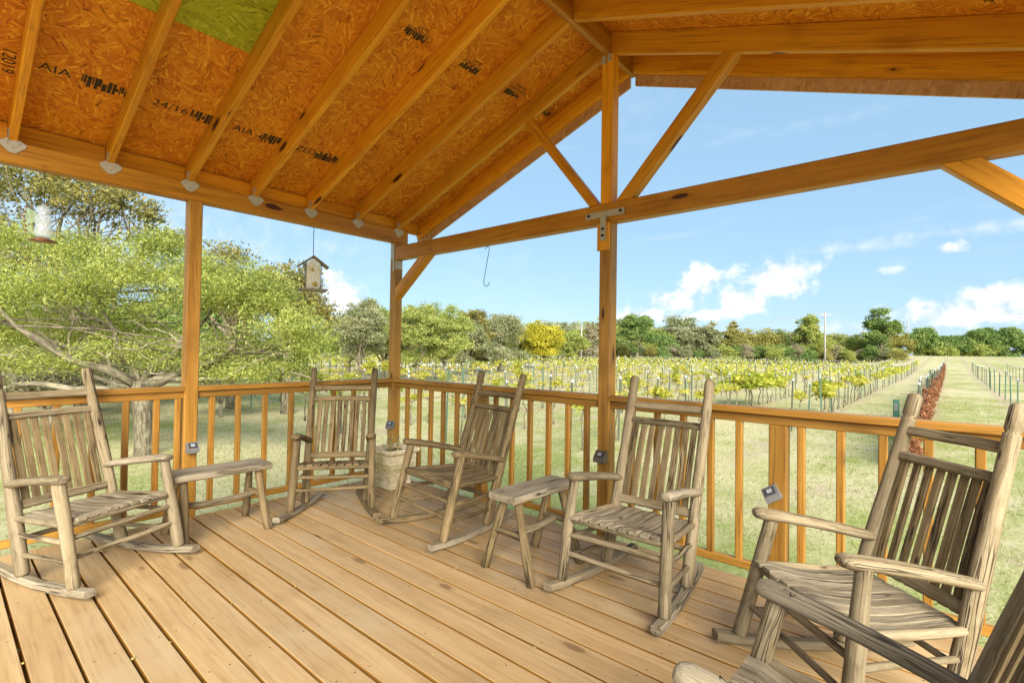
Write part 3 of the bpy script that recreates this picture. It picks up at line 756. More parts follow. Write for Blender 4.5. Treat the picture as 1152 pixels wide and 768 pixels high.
for face in range(4):
    q = Matrix.Rotation(face*math.pi/2, 3, 'Z')
    for k in range(4):
        c = Vector((-.075+.05*k, -.1145, .165)); s_ = 1 if k % 2 else -1
        pts = [q @ (c+Vector((.021*math.cos(a)*(1-a/11), -.001, s_*.026*math.sin(a)*(1-a/11)))) for a in [i*.6 for i in range(14)]]
        m.tube(pts, .0045, 6)
    m.tube([q @ Vector((-.105, -.113, .20)), q @ Vector((.105, -.113, .20))], .004, 6); m.tube([q @ Vector((-.10, -.110, .128)), q @ Vector((.10, -.110, .128))], .004, 6)
m.build('relief', 'cast_stone', pl_)
m = MB(); lf = MB()
for k in range(16):
    a = rnd.uniform(0, 6.28); r_ = rnd.uniform(.0, .09); p = Vector((r_*math.cos(a), r_*math.sin(a), .30)); pts = [p]
    for i in range(4): p = p+Vector((rnd.uniform(-.02, .02), rnd.uniform(-.02, .02), rnd.uniform(.02, .055))); pts.append(p)
    m.tube(pts, [.003, .0026, .002, .0016, .001], 5)
    for i in range(2, 5):
        d_ = Vector((rnd.uniform(-1, 1), rnd.uniform(-1, 1), rnd.uniform(-.3, .6))).normalized()*.02; e_ = d_.cross(Vector((.2, .3, 1))).normalized()*.006
        lf.poly([pts[i], pts[i]+d_*.5+e_, pts[i]+d_, pts[i]+d_*.5-e_], .0006)
m.build('dry_stems', 'leaf_dry', pl_); lf.build('foliage', 'tube_green', pl_)

# ------------------------------------------------------------------ solar lights on the posts
def solar_light(label, loc, rz, tilt=0, mat='lamp_grey', cw=.075, roll=0):
    root = thing('solar_light', label, 'solar light', loc, rz, 'small solar lights on the porch posts'); root.rotation_euler = (0, roll, rz)
    # local -y faces into the porch
    m = MB(); m.poly([(-cw/2, 0, -.035), (-cw/2, 0, .038), (-cw/2, -.018, .038), (-cw/2, -.055, -.012), (-cw/2, -.055, -.035)], .0001, (1, 0, 0))
    h = [Vector((-cw/2, 0, -.035)), Vector((-cw/2, 0, .038)), Vector((-cw/2, -.016, .038)), Vector((-cw/2, -.056, -.006)), Vector((-cw/2, -.056, -.035))]
    m = MB(); k = 5; vs_ = h+[p+Vector((cw, 0, 0)) for p in h]
    m._add(vs_, [tuple(range(4, -1, -1)), tuple(range(5, 10))]+[(i, (i+1) % 5, (i+1) % 5+5, i+5) for i in range(5)], [tuple(v) for v in vs_])
    m.build('housing', mat, root)
    a, b = Vector((0, -.016, .038)), Vector((0, -.056, -.006)); n_ = Vector((0, -.044, .040)).normalized(); 
    def onp(s0, t0, s1, t1, th, nm, mt):
        P = lambda s_, t: a+(b-a)*t+Vector((s_*cw/2, 0, 0))+n_*(th/2)
        MB().poly([P(s0, t0), P(s0, t1), P(s1, t1), P(s1, t0)], th, tuple(n_)).build(nm, mt, root)
    onp(-.7, .14, .7, .86, .003, 'solar_panel', 'solar_cell'); onp(-.34, .3, .34, .66, .006, 'lens', 'lens')
    return root
solar_light('small grey solar light facing right on the left post above the bench', (HW+.001, LY+.005, .50), math.pi/2, mat='lamp_grey')
solar_light('small solar light with bluish panel low on the corner post by the planter', (.03, -HW-.002, .485), .5, mat='lamp_grey')
solar_light('bronze solar light on the middle post behind the facing rocking chair', (XR, -HW-.001, .53), 0, mat='lamp_bronze', cw=.08)
solar_light('tilted solar light hanging crooked on the short rail post at right', (3.455, -.044, .49), .12, mat='lamp_grey', cw=.08, roll=R(-32))

# ------------------------------------------------------------------ hanging things
hf = thing('bird_feeder', 'house shaped bird feeder with a pitched roof hanging from the left eave beam', 'bird feeder', (0, -.872, 0), R(-22))
m = MB(); m.tube([(0, 0, 2.275), (.008, .0, 2.262), (.010, 0, 2.24), (0, 0, 2.225), (0, 0, 2.01)], .003, 6); m.build('hanging_wire', 'wire_dark', hf)
m = MB()
for s_ in (1, -1): m.poly([(-.075, 0, 2.018), (.075, 0, 2.018), (.075, s_*.125, 1.925), (-.075, s_*.125, 1.925)], .006)
m.build('feeder_roof', 'feeder_metal', hf)
m = MB()
for a in (-.062, .062):
    for b in (-.06, .06): m.tube([(a, b, 1.73), (a, b, 1.965)], .004, 6)
m.build('corner_bar', 'feeder_metal', hf)
m = MB()
for s_ in (-.058, .058): m.poly([(s_, -.055, 1.745), (s_, .055, 1.745), (s_, .055, 1.955), (s_, 0, 2.0), (s_, -.055, 1.955)], .004, (1, 0, 0))
m.build('feeder_panel', 'feeder_panel', hf)
m = MB(); m.lathe((.066, .01, 1.775), [(.004, -.02), (.018, -.012), (.02, 0), (.014, .014), (.004, .02)], 10); m.lathe((.064, -.01, 1.90), [(.003, -.016), (.013, -.01), (.012, .004), (.004, .014)], 10)
m.build('bird_ornament', 'feeder_yellow', hf)
m = MB(); m.box((-.105, -.115, 1.722), (.105, .115, 1.733)); m.build('feeder_tray', 'feeder_metal', hf)
m = MB()
for s_ in (1, -1):
    m.tube([(-.1, s_*.112, 1.733), (-.05, s_*.085, 1.76), (0, s_*.08, 1.84)], .002, 5)
m.build('perch_wire', 'wire_dark', hf)

gf = thing('glass_feeder', 'clear glass hummingbird feeder with a copper wing base hanging at upper left', 'bird feeder', (.0, -2.598, 0), R(10))
m = MB(); m.lathe((0, 0, 1.875), [(.024, 0), (.036, .008), (.042, .03), (.041, .055), (.032, .076), (.040, .092), (.043, .112), (.037, .134), (.022, .146), (.033, .158), (.036, .172), (.028, .19), (.012, .198), (.008, .21)], 18); m.build('glass_body', 'clear_glass', gf)
m = MB()
for k, (a, b) in enumerate(((2.04, 1.955), (1.955, 1.885))):
    m.poly([(0, -.034, b+.005), (0, -.036, a-.055+.045*(1-k)), (0, -.085+.02*k*0, a), (0, -.088, a-.03), (0, -.075+.02*k, b+.004)], .006, (1, 0, 0))
m.build('glass_wing', 'green_glass', gf)
m = MB()
for k in range(6): m.lathe((0, -.09+.004*abs(k-2), 2.045-.028*k), [(.002, -.007), (.007, -.003), (.007, .003), (.002, .007)], 8)
m.build('copper_bead', 'copper', gf)
m = MB(); m.lathe((0, 0, 1.852), [(.068, 0), (.070, .004), (.045, .014), (.025, .024)], 20); m.build('copper_base', 'copper', gf)
m = MB(); m.tube([(0, 0, 2.05), (0, 0, 2.16), (.0, .006, 2.19)], .0022, 6)
m.tube([Vector((0, .026*math.cos(a), 2.21+.03*math.sin(a))) for a in [i*.5-1.3 for i in range(10)]], .0024, 6)
m.tube([(0, .004, 2.235), (0, 0, 2.25), (0, -.006, 2.265), (0, 0, 2.283)], .0024, 6); m.build('hanging_wire', 'wire_dark', gf)

sh = thing('metal_hook', 'empty black S shaped metal hook hanging from the tie beam', 'hook', (1.246, 0, 0))
m = MB(); pts = []
for i in range(9): a = math.pi*i/8; pts.append(Vector((-.006-.022*math.cos(a)*-1*1, 0, 2.062+.022*math.sin(a))))
pts = [Vector((.012+.022*math.cos(math.pi-a), 0, 2.075+.022*math.sin(a))) for a in [i*math.pi/8 for i in range(9)]]
for k in range(1, 5): pts.append(Vector((.034-.0145*k*1.0, 0, 2.075-.065*k)))
pts += [Vector((.008+.032*math.cos(math.pi+a), 0, 1.80+.034*math.sin(math.pi+a))) for a in [i*math.pi/8 for i in range(9)]]
m.tube(pts, .0028, 6); m.tube([(.012, 0, 2.107), (.012, 0, 2.096)], .003, 6); m.build('hook_wire', 'wire_dark', sh)

# ------------------------------------------------------------------ fallen leaves on the deck
lv = MB()
P = [(0, 0, .001), (.006, .006, .004), (.016, .004, .002), (.021, 0, .005), (.015, -.005, .001), (.006, -.006, .003)]
lv.poly([Vector(p) for p in P], .0012, (0, 0, 1)); leaf0 = lv.build('fallen_leaf', 'leaf_dry')
tag(leaf0, 'small dry leaf lying on the tan deck boards', 'leaf', 'fallen leaves on the deck')
spots = []
for i in range(46):
    row_ = rnd.randint(-2, 16); yy = -2.767+.1424*row_+rnd.uniform(-.008, .008)
    if rnd.random() < .4: yy += rnd.uniform(-.05, .05)
    spots.append((rnd.uniform(.3, 3.6) if row_ > 2 else rnd.uniform(.7, 1.9), yy))
for i, (x, y) in enumerate(spots):
    o = leaf0 if i == 0 else leaf0.copy()
    if i: COL.objects.link(o)
    o.location = (x, y, .002); o.rotation_euler = (rnd.uniform(-.2, .2), rnd.uniform(-.2, .2), rnd.uniform(0, 6.3)); k = rnd.uniform(.6, 1.1); o.scale = (k, k, k)

# ------------------------------------------------------------------ foliage
def leaf_mesh(name, centers, dirs, sizes, rv, mat, aspect=.45, parent=None, curl=.25):
    """one small pointed face pair per leaf"""
    n = len(centers); c = np.asarray(centers); d_ = np.asarray(dirs); d_ = d_/np.linalg.norm(d_, axis=1)[:, None]
    rv3 = nrs.normal(size=(n, 3)); s_ = np.cross(d_, rv3); s_ /= np.linalg.norm(s_, axis=1)[:, None]; nn = np.cross(d_, s_)
    L = np.asarray(sizes)[:, None]
    v = np.empty((n, 4, 3), 'f'); v[:, 0] = c-d_*L*.5; v[:, 1] = c+s_*L*aspect*.5+nn*L*curl*.3; v[:, 2] = c+d_*L*.5; v[:, 3] = c-s_*L*aspect*.5+nn*L*curl*.3
    me = bpy.data.meshes.new(name); me.vertices.add(n*4); me.vertices.foreach_set('co', v.ravel())
    me.loops.add(n*4); me.loops.foreach_set('vertex_index', np.arange(n*4, dtype='i'))
    me.polygons.add(n); me.polygons.foreach_set('loop_start', np.arange(0, n*4, 4, dtype='i'))
    me.update(calc_edges=True)
    a = me.attributes.new('rv', 'FLOAT', 'POINT'); a.data.foreach_set('value', np.repeat(np.clip(rv, 0, 1), 4).astype('f'))
    me.materials.append(MATS[mat]); o = bpy.data.objects.new(name, me); COL.objects.link(o)
    if parent: o.parent = parent
    return o
def crown(blobs, n_clump, per, clump_r, leaf, rs, fill=.35):
    """clumps of leaves spread through ellipsoid blobs (c, (rx, ry, rz), weight); returns centres, dirs, sizes, values, clump centres"""
    C_, D_, S_, V_, K_ = [], [], [], [], []
    w_ = np.array([b[2] for b in blobs], float); w_ /= w_.sum()
    for q in range(n_clump):
        b = blobs[rs.choice(len(blobs), p=w_)]; dv = rs.normal(size=3); dv /= np.linalg.norm(dv)
        if dv[2] < -.35: dv[2] *= -.4
        rr = rs.uniform(fill, 1.0)**.6*(1+rs.normal()*.10); c = np.array(b[0])+dv*np.array(b[1])*rr; K_.append(c)
        n = int(per*rs.uniform(.4, 1.5)); cr_ = clump_r*rs.uniform(.6, 1.4)
        p = rs.normal(size=(n, 3))*np.array([1, 1, .6])*cr_*.55
        C_.append(c+p); dd = rs.normal(size=(n, 3)); D_.append(dd); S_.append(leaf*rs.uniform(.6, 1.35, n))
        V_.append(np.clip(rs.normal(.5, .24)+rs.normal(size=n)*.14, 0, 1))
    return np.concatenate(C_), np.concatenate(D_), np.concatenate(S_), np.concatenate(V_), K_
def limb(m, p, q, r0, r1, wob, n=6, ns=7):
    p, q = Vector(p), Vector(q); L = (q-p).length; pts, rad = [], []
    o = Vector((0, 0, 0))
    for i in range(n+1):
        t = i/n
        if 0 < i < n: o = o*.6+Vector((rnd.uniform(-1, 1), rnd.uniform(-1, 1), rnd.uniform(-.7, .9)))*wob*L
        pts.append(p+(q-p)*t+(o if i < n else Vector((0, 0, 0)))); rad.append(r0+(r1-r0)*t)
    m.tube(pts, rad, ns, lump=.06); return pts
def tree(name, label, base, trunk_r, fork_h, blobs, n_clump, per, clump_r, leaf, mat, cat='tree', group=None, seed=1, barkm='bark', nlimb=7, twigs=0, aspect=.5, lean=(0, 0), fill=.35):
    """blobs are relative to the base"""
    rs = np.random.RandomState(seed); root = thing(name, label, cat, base, 0, group)
    C_, D_, S_, V_, K_ = crown(blobs, n_clump, per, clump_r, leaf, rs, fill)
    m = MB(); fk = Vector((lean[0], lean[1], fork_h))
    m.tube([(0, 0, -.2), (lean[0]*.05, lean[1]*.1, .12), (lean[0]*.4, lean[1]*.4, fork_h*.5), fk], [trunk_r*1.6, trunk_r*1.1, trunk_r, trunk_r*.9], 10, lump=.06)
    ends = [Vector(K_[i]) for i in rs.choice(len(K_), min(nlimb, len(K_)), replace=False)]
    tip = []
    for e in ends:
        pts = limb(m, fk-Vector((0, 0, fork_h*.08)), fk+(e-fk)*.9, trunk_r*.55, trunk_r*.1, .07); tip.append(pts)
    for k in range(twigs):
        pts = tip[k % len(tip)]; s_ = pts[rs.randint(2, len(pts))]; e = Vector(K_[rs.randint(len(K_))])
        if (e-s_).length < 2.6*clump_r*3 or rs.rand() < .3: limb(m, s_, e, trunk_r*.12, .006, .08, 4, 5)
    m.build('trunk', barkm, root)
    leaf_mesh('crown', C_, D_, S_, V_, mat, aspect, root)
    return root
def gpos(u, depth):
    p = at(u, 394, depth); return (p.x, p.y, gheight(p.x, p.y))
def bl(base, depth, u, v, hu, hv, w_=None, dd=0.0, thick=None):
    """crown lobe of half size hu x hv (photo pixels at that distance), as an ellipsoid relative to the tree's base"""
    p = at(u, v, depth+dd); rx = hu*depth/FPX; rz = hv*depth/FPX
    return ((p.x-base[0], p.y-base[1], p.z-base[2]), (rx, thick or rx, rz), w_ or hu*hv)

# the spreading light-green tree just beyond the left railing
B = (-6.71, -.48, GZ); dp = 9.0
bl_ = [bl(B, dp, 60, 335, 95, 52), bl(B, dp, 95, 285, 38, 26), bl(B, dp, 185, 282, 34, 24), bl(B, dp, 20, 278, 36, 24), bl(B, dp, 225, 305, 30, 22), bl(B, dp, 345, 395, 32, 24), bl(B, dp, 130, 400, 50, 20), bl(B, dp, 200, 412, 40, 18), bl(B, dp, 40, 412, 70, 26), bl(B, dp, 275, 425, 45, 16), bl(B, dp, 320, 418, 36, 22), bl(B, dp, 160, 318, 85, 42), bl(B, dp, 250, 345, 75, 52), bl(B, dp, 325, 378, 45, 42), bl(B, dp, 290, 330, 50, 32), bl(B, dp, -60, 340, 90, 70), bl(B, dp, 30, 385, 80, 35, 1500, .6), bl(B, dp, 255, 400, 60, 26, 900, .5), bl(B, dp, 110, 375, 90, 35, 2000, 1.2)]
mesq = tree('mesquite_tree', 'spreading light green tree with a twisted forked trunk just beyond the left railing', B, .15, 1.35, bl_, 2000, 56, .25, .066, 'leaf_mesquite', seed=3, nlimb=7, twigs=60, aspect=.24, lean=(.05, -.12), fill=.15, barkm='bark_dark')
m = MB()
for q in range(26):
    u = rnd.uniform(-30, 330); p = at(u, rnd.uniform(385, 425), dp+rnd.uniform(-.8, .6))-Vector(B)
    e = p+Vector((rnd.uniform(-1, 1), rnd.uniform(-1, 1), rnd.uniform(-.25, .45)))*1.0
    limb(m, p, e, .014, .004, .1, 5, 5)
for e in ((0, 405, 9), (45, 388, 9), (110, 395, 8.6), (250, 385, 9), (300, 395, 9.4), (330, 400, 9)):
    limb(m, (0, 0, 1.2), at(*e)-Vector(B), .045, .012, .07, 8, 7)
limb(m, (0, -.03, .95), at(15, 432, 8.8)-Vector(B), .085, .04, .05, 8, 7)
m.build('dead_branches', 'bark_pale', mesq)
# taller oaks behind it
B = gpos(95, 14.5); dp = 14.5
tree('oak_tree', 'tall thin crowned brownish oak showing sky through it at upper left', B, .2, 2.2, [bl(B, dp, 30, 225, 85, 55), bl(B, dp, 110, 235, 70, 45), bl(B, dp, 60, 300, 110, 50), bl(B, dp, -60, 260, 80, 80), bl(B, dp, 165, 275, 45, 36, 1100), bl(B, dp, 20, 205, 60, 40, 2000), bl(B, dp, 128, 222, 16, 26, 900), bl(B, dp, 165, 245, 15, 22, 800), bl(B, dp, 195, 272, 18, 14, 600), bl(B, dp, 80, 200, 16, 30, 900)], 980, 24, .22, .105, 'leaf_oak', seed=5, nlimb=16, twigs=160, aspect=.5, fill=.2)
B = gpos(262, 16); dp = 16
tree('oak_tree', 'sparse dark oak whose bare upper twigs rise right of the left post', B, .15, 2.2, [bl(B, dp, 255, 290, 30, 22), bl(B, dp, 270, 318, 45, 25), bl(B, dp, 235, 320, 30, 40)], 150, 24, .3, .10, 'leaf_oak', seed=6, nlimb=14, twigs=70, fill=.1)
B = gpos(325, 15); dp = 15.0
tree('oak_tree', 'brown topped oak behind the light green tree, below the house shaped feeder', B, .16, 2, [bl(B, dp, 318, 322, 40, 24), bl(B, dp, 345, 355, 30, 28), bl(B, dp, 300, 350, 40, 30)], 330, 34, .32, .11, 'leaf_oak', seed=7, nlimb=10, twigs=40)
B = gpos(30, 17); dp = 17
tree('understory_tree', 'low dark tree in the thicket behind the leftmost rocking chair', B, .12, 1.2, [bl(B, dp, 20, 380, 120, 45), bl(B, dp, 140, 390, 70, 30), bl(B, dp, 230, 392, 60, 28)], 420, 34, .4, .13, 'leaf_mid', seed=8)

for k_, (u_, v_, hu_, hv_, dp_, mt_, lb_) in enumerate(((15, 412, 60, 26, 13, 'leaf_brown', 'brown scrubby bush low behind the leftmost rocking chair'), (105, 415, 45, 22, 13.5, 'leaf_greygreen', 'pale green bush left of the twisted trunk, behind the rail'),
        (250, 415, 50, 22, 14, 'leaf_mid', 'low green bush seen right of the left post'), (60, 432, 50, 12, 11.5, 'leaf_brown', 'low heap of brown brush at the foot of the thicket'),
        (300, 402, 45, 26, 17, 'leaf_mid', 'green bush under the house shaped feeder, beyond the rail'), (170, 405, 60, 26, 16, 'leaf_mid', 'dark green shrub behind the twisted forked trunk'))):
    B = gpos(u_, dp_)
    b_ = tree('bush', lb_, B, .04, .4, [bl(B, dp_, u_, v_, hu_, hv_), bl(B, dp_, u_-hu_*.5, v_+4, hu_*.5, hv_*.7), bl(B, dp_, u_+hu_*.5, v_+3, hu_*.5, hv_*.7)], 200, 30, .22, .10, mt_, 'bush', None, 90+k_, 'bark_pale', 10, 110, fill=.1)
# trees of the middle distance
def mid(label, u, vtop, hw_, dp, mat, seed, name='tree', vbot=None, n=260, leaf=None, sub=None, fill=.3, group=None, vb=None, barkm='bark', per=84):
    B = gpos(u, dp); vg = 394+(u-576)*.0151+FPX*(1.236-B[2])/dp      # where its foot shows
    vbot = vbot or vg-.22*(vg-vtop)
    cy = (vtop+vbot)/2; hv = (vbot-vtop)/2; rs = np.random.RandomState(seed)
    bs = [bl(B, dp, u, cy, hw_*.72, hv*.9)]
    for k in range(9):
        a = rs.uniform(0, 6.28); bs.append(bl(B, dp, u+math.cos(a)*hw_*rs.uniform(.45, .85), cy+math.sin(a)*hv*rs.uniform(.4, .85), hw_*rs.uniform(.18, .42), hv*rs.uniform(.18, .4), None, rs.uniform(-1, 1)*hw_*.4*dp/FPX))
    sz = hw_*dp/FPX
    return tree(name, label, B, max(.07, sz*.06), max(.6, (vg-vbot)*dp/FPX*1.0), bs, n, per, sz*.16, leaf or max(.085, dp*.0036), mat, seed=seed, nlimb=7, twigs=24, fill=fill, group=group, barkm=barkm)
mid('pale green tree directly left of the corner post, beyond the lawn', 405, 338, 36, 27, 'leaf_greygreen', 21, n=380, fill=.2)
mid('dull green tree behind the second rocking chair, left of the corner post', 432, 345, 30, 33, 'leaf_mid', 22, n=300)
mid('small dark round tree standing in the meadow left of the second rocking chair', 345, 372, 22, 46, 'leaf_mid', 23, n=200)
mid('rounded mid green tree behind the pale tree left of corner post', 392, 352, 30, 36, 'leaf_mid', 41, n=260, fill=.2)
mid('soft grey green tree partly hidden by the corner post', 448, 346, 30, 37, 'leaf_greygreen', 42, n=260, fill=.2)
mid('pale low tree below the hanging hook', 520, 362, 30, 38, 'leaf_greygreen', 43, n=260, fill=.2)
mid('mid green tree touching the left side of the yellow tree', 585, 366, 26, 60, 'leaf_mid', 44, n=260, fill=.2)
mid('green tree touching the right side of the yellow tree', 640, 372, 24, 66, 'leaf_mid', 45, n=260, fill=.2)
mid('bushy tree far off in the meadow between left and corner posts', 372, 380, 18, 52, 'leaf_deep', 24, n=160)
mid('green tree just right of the corner post under the knee brace', 470, 342, 34, 30, 'leaf_mid', 25, n=420)
mid('broad leafy green tree behind the hanging hook, right of the corner post', 500, 338, 34, 31, 'leaf_mid', 26, n=460)
mid('tree with thin dark upper branches behind the leaning rocking chair', 530, 342, 26, 40, 'leaf_oak', 27, n=190, fill=.1)
mid('grey green tree left of the bright yellow tree', 562, 352, 34, 46, 'leaf_greygreen', 28, n=420)
mid('low bluish green tree in front of the grey green tree', 552, 385, 24, 44, 'leaf_greygreen', 29, n=240)
mid('bright yellow autumn tree between the hook and the middle post', 611, 363, 29, 56, 'leaf_yellow', 30, name='yellow_tree', n=420, fill=.25)
mid('bare brownish tree just left of the middle post beside the near utility pole', 668, 361, 14, 75, 'leaf_brown', 31, n=70, fill=.1)
mid('tall dark feathery tree just right of the middle post', 717, 352, 20, 82, 'leaf_deep', 32, n=260)
mid('tall two tiered dark tree standing alone beyond the right end of the vineyard', 990, 344, 21, 92, 'leaf_deep', 33, n=230, fill=.1)
mid('tall green tree just left of the right utility pole', 906, 353, 17, 92, 'leaf_mid', 34, n=220)
mid('pale leafed tree over the far tree line beyond the middle post', 798, 362, 16, 95, 'leaf_greygreen', 35, n=150, fill=.15)
mid('sparse olive tree over the far tree line, mid vineyard', 826, 364, 14, 95, 'leaf_olive', 36, n=110, fill=.15)
mid('sparse grey tree rising over the tree line right of the dark feathery tree', 770, 368, 14, 95, 'leaf_greygreen', 37, n=110, fill=.15)
for u_, vt_, hw_, mt_, lb in ((1037, 368, 19, 'leaf_deep', 'rounded dark oak left end of the far right grove'), (1075, 377, 22, 'leaf_deep', 'dark oak second from the left in the far right grove'), (1104, 371, 22, 'leaf_deep', 'dark oak in the middle of the far right grove'), (1134, 366, 20, 'leaf_deep', 'dark oak near the right picture edge in the far grove'), (1175, 372, 30, 'leaf_deep', 'dark oak at the right end of the far grove'), (1050, 386, 26, 'leaf_mid', 'lower green tree in front of the far right grove'), (1095, 386, 22, 'leaf_mid', 'second lower green tree in front of the far right grove')):
    mid(lb, u_, vt_, hw_, 125, mt_, int(u_), n=420, vbot=405)
# the mixed tree line beyond the vineyard: prototypes copied with their own size and turn
protos = []
for k, mt_ in enumerate(('leaf_mid', 'leaf_olive', 'leaf_deep', 'leaf_greygreen', 'leaf_brown', 'leaf_mid')):
    bs = [((.2, 0, 3.5), (2.0, 2.0, 2.0), 5), ((1.5, .4, 2.3), (1.6, 1.6, 1.6), 3), ((-1.5, -.5, 2.5), (1.6, 1.6, 1.8), 3), ((.3, -1.1, 1.2), (2.6, 2.4, 1.2), 4)]
    t_ = tree('tree_line_tree', 'x', (0, 0, 0), 0.16, 1.0, bs, 330, 60, .50, .25, mt_, seed=60+k, nlimb=5, group='trees of the far tree line', fill=.25)
    protos.append(t_)
LBL = ['mid green tree in the mixed tree line beyond the vineyard', 'olive yellow tree in the mixed tree line beyond the vineyard', 'dark green tree in the mixed tree line beyond the vineyard', 'grey green tree in the mixed tree line beyond the vineyard', 'brown leafed tree in the mixed tree line beyond the vineyard', 'mid green tree in the mixed tree line beyond the vineyard']
cnt = 0
used = [False]*6
def place_line(u, dp, top, k):
    global cnt
    B = gpos(u, dp); vg = 394+(u-576)*.0151+FPX*(1.236-B[2])/dp; H = (vg-top)*dp/FPX
    if used[k]: o = copy_tree(protos[k])
    else: o = protos[k]; used[k] = True
    s_ = H/5.4; o.location = B; o.rotation_euler = (0, 0, rnd.uniform(0, 6.28)); o.scale = (s_*rnd.uniform(.9, 1.3), s_*rnd.uniform(.9, 1.3), s_)
    o['label'] = LBL[k]; o['group'] = 'far tree line: '+LBL[k].split(' tree')[0]+' trees'
u = 455
while u < 1015:
    place_line(u, rnd.uniform(94, 112), rnd.uniform(370, 384)+(4 if u < 640 else 0), rnd.choice((0, 1, 2, 3, 0, 1, 2, 5)))
    u += rnd.uniform(8, 15)
u = 380
while u < 770:
    place_line(u, rnd.uniform(100, 112), rnd.uniform(356, 370), rnd.choice((0, 3, 3, 0, 5)))
    u += rnd.uniform(17, 28)
u = 640
while u < 1010:
    place_line(u, rnd.uniform(84, 92), rnd.uniform(386, 394), rnd.choice((0, 2, 4, 4, 3, 1)))
    u += rnd.uniform(9, 17)
u = 230
while u < 620:
    place_line(u, rnd.uniform(70, 92), rnd.uniform(376, 392), rnd.choice((0, 2, 3, 0)))
    u += rnd.uniform(16, 28)
u = -120
while u < 260:
    place_line(u, rnd.uniform(26, 40), rnd.uniform(330, 372), rnd.choice((0, 2, 3)))
    u += rnd.uniform(30, 50)

# ------------------------------------------------------------------ utility poles and wires
def pole(label, u, dp, H):
    B = gpos(u, dp); root = thing('utility_pole', label, 'utility pole', B, .7)
    MB().tube([(0, 0, -.3), (0, 0, H*.5), (0, 0, H)], [.17, .14, .11], 10).build('pole_shaft', 'pole_grey', root)
    MB().beam((-.9, 0, H-.5), (.9, 0, H-.5), .1, .12).build('cross_arm', 'pole_grey', root)
    m = MB()
    for x in (-.8, .1, .8): m.lathe((x, 0, H-.44), [(.05, 0), (.06, .08), (.03, .16)], 8)
    m.build('insulator', 'insulator', root); return Vector(B)+Vector((0, 0, H-.3))
t1 = pole('pale utility pole with a cross arm just left of the middle post', 654, 88, 6.3)
t2 = pole('tall utility pole among the trees at the right end of the vineyard', 928, 84, 9.0)
t3 = pole('small distant utility pole above the far right grove', 1022, 150, 11.0)
wr = MB()
for o_ in (-.7, .1, .7):
    for a, b in ((t1, t2), (t2, at(1350, 340, 95)), (at(380, 375, 100), t1)):
        wr.tube([a+(b-a)*(i/12)+Vector((o_*.7, o_*.7, -1.1*math.sin(math.pi*i/12))) for i in range(13)], .012, 4, caps=False)
tag(wr.build('power_line', 'insulator'), 'thin power lines strung between the utility poles', 'power line')

# ------------------------------------------------------------------ vineyard
def vine_proto(kind, seed):
    rs = np.random.RandomState(seed); root = thing('grapevine', 'x', 'grapevine', (0, 0, 0))
    m = MB(); h = .8
    pts = [Vector((0, 0, -.05))]; p = Vector((0, 0, 0))
    for i in range(5): p = Vector((rs.uniform(-.05, .05), rs.uniform(-.05, .05), h*(i+1)/5)); pts.append(p)
    m.tube(pts, [.03, .026, .022, .02, .018, .016], 6, lump=.1)
    for s_ in (1, -1):
        limb(m, pts[-1], pts[-1]+Vector((rs.uniform(-.08, .08), s_*rs.uniform(.4, .8), rs.uniform(0, .12))), .014, .006, .06, 5, 5)
        limb(m, pts[-1], pts[-1]+Vector((rs.uniform(-.2, .2), s_*rs.uniform(.1, .4), rs.uniform(.1, .35))), .009, .003, .1, 4, 4)
    m.build('trunk', 'bark', root)
    if kind == 'leafy': C_, D_, S_, V_, K_ = crown([((0, 0, .95), (.28, .62, .30), 2), ((0, 0, .72), (.2, .35, .25), 1)], 40, 26, .13, .085, rs, .1)
    elif kind == 'tuft': C_, D_, S_, V_, K_ = crown([((0, 0, .93), (.16, .42, .17), 1)], 18, 20, .10, .08, rs, .1); V_ = np.clip(V_+.15, 0, 1)
    elif kind == 'bush': C_, D_, S_, V_, K_ = crown([((0, 0, .75), (.5, .95, .45), 1)], 80, 30, .16, .095, rs, .1); V_ = V_*.75
    elif kind == 'dead': C_, D_, S_, V_, K_ = crown([((0, 0, .55), (.13, .95, .40), 1), ((0, 0, .2), (.12, .7, .2), .6)], 60, 24, .10, .075, rs, .1)
    else: C_, D_, S_, V_, K_ = crown([((0, 0, .9), (.12, .35, .14), 1)], 6, 12, .08, .07, rs, .1); V_ = np.clip(V_+.35, 0, 1)
    leaf_mesh('foliage', C_, D_, S_, V_, 'leaf_dead' if kind == 'dead' else 'leaf_vine', .85, root)
    return root
VP = {'leafy': [vine_proto('leafy', s_) for s_ in (1, 2)], 'tuft': [vine_proto('tuft', s_) for s_ in (3, 4, 5)], 'bare': [vine_proto('bare', s_) for s_ in (6, 7)], 'dead': [vine_proto('dead', s_) for s_ in (8, 9)], 'bush': [vine_proto('bush', 10)]}
VL = {'leafy': 'yellow green leafy grapevine on its trunk in the vineyard rows', 'tuft': 'grapevine with only a small yellow leaf tuft in the vineyard', 'bare': 'nearly bare grapevine trunk in the vineyard rows', 'dead': 'dried red brown grapevine in the single reddish row', 'bush': 'largest bushy bright yellow green grapevine, right of the facing rocking chair'}
first = {id(p): True for ps in VP.values() for p in ps}
def stake_proto(mat, h, cap=True):
    root = thing('vine_stake', 'x', 'stake', (0, 0, 0))
    MB().box((-.017, -.022, -.1), (.017, -.016, h), .002, 2).box((-.004, -.016, -.1), (.004, .014, h), .001, 2).build('stake_bar', mat, root)
    if cap: MB().box((-.0185, -.0235, h-.045), (.0185, .0165, h+.008), .003, 2).build('white_tip', 'white_cap', root)
    return root
SP = [stake_proto('post_dark', 1.3), stake_proto('post_green', 1.3), stake_proto('post_green', 1.45, False)]
SL_ = ['dark metal vineyard stake with a white tip', 'green metal vineyard stake with a white tip', 'plain green metal stake without a white tip in the vineyard']
firsts = [True]*3
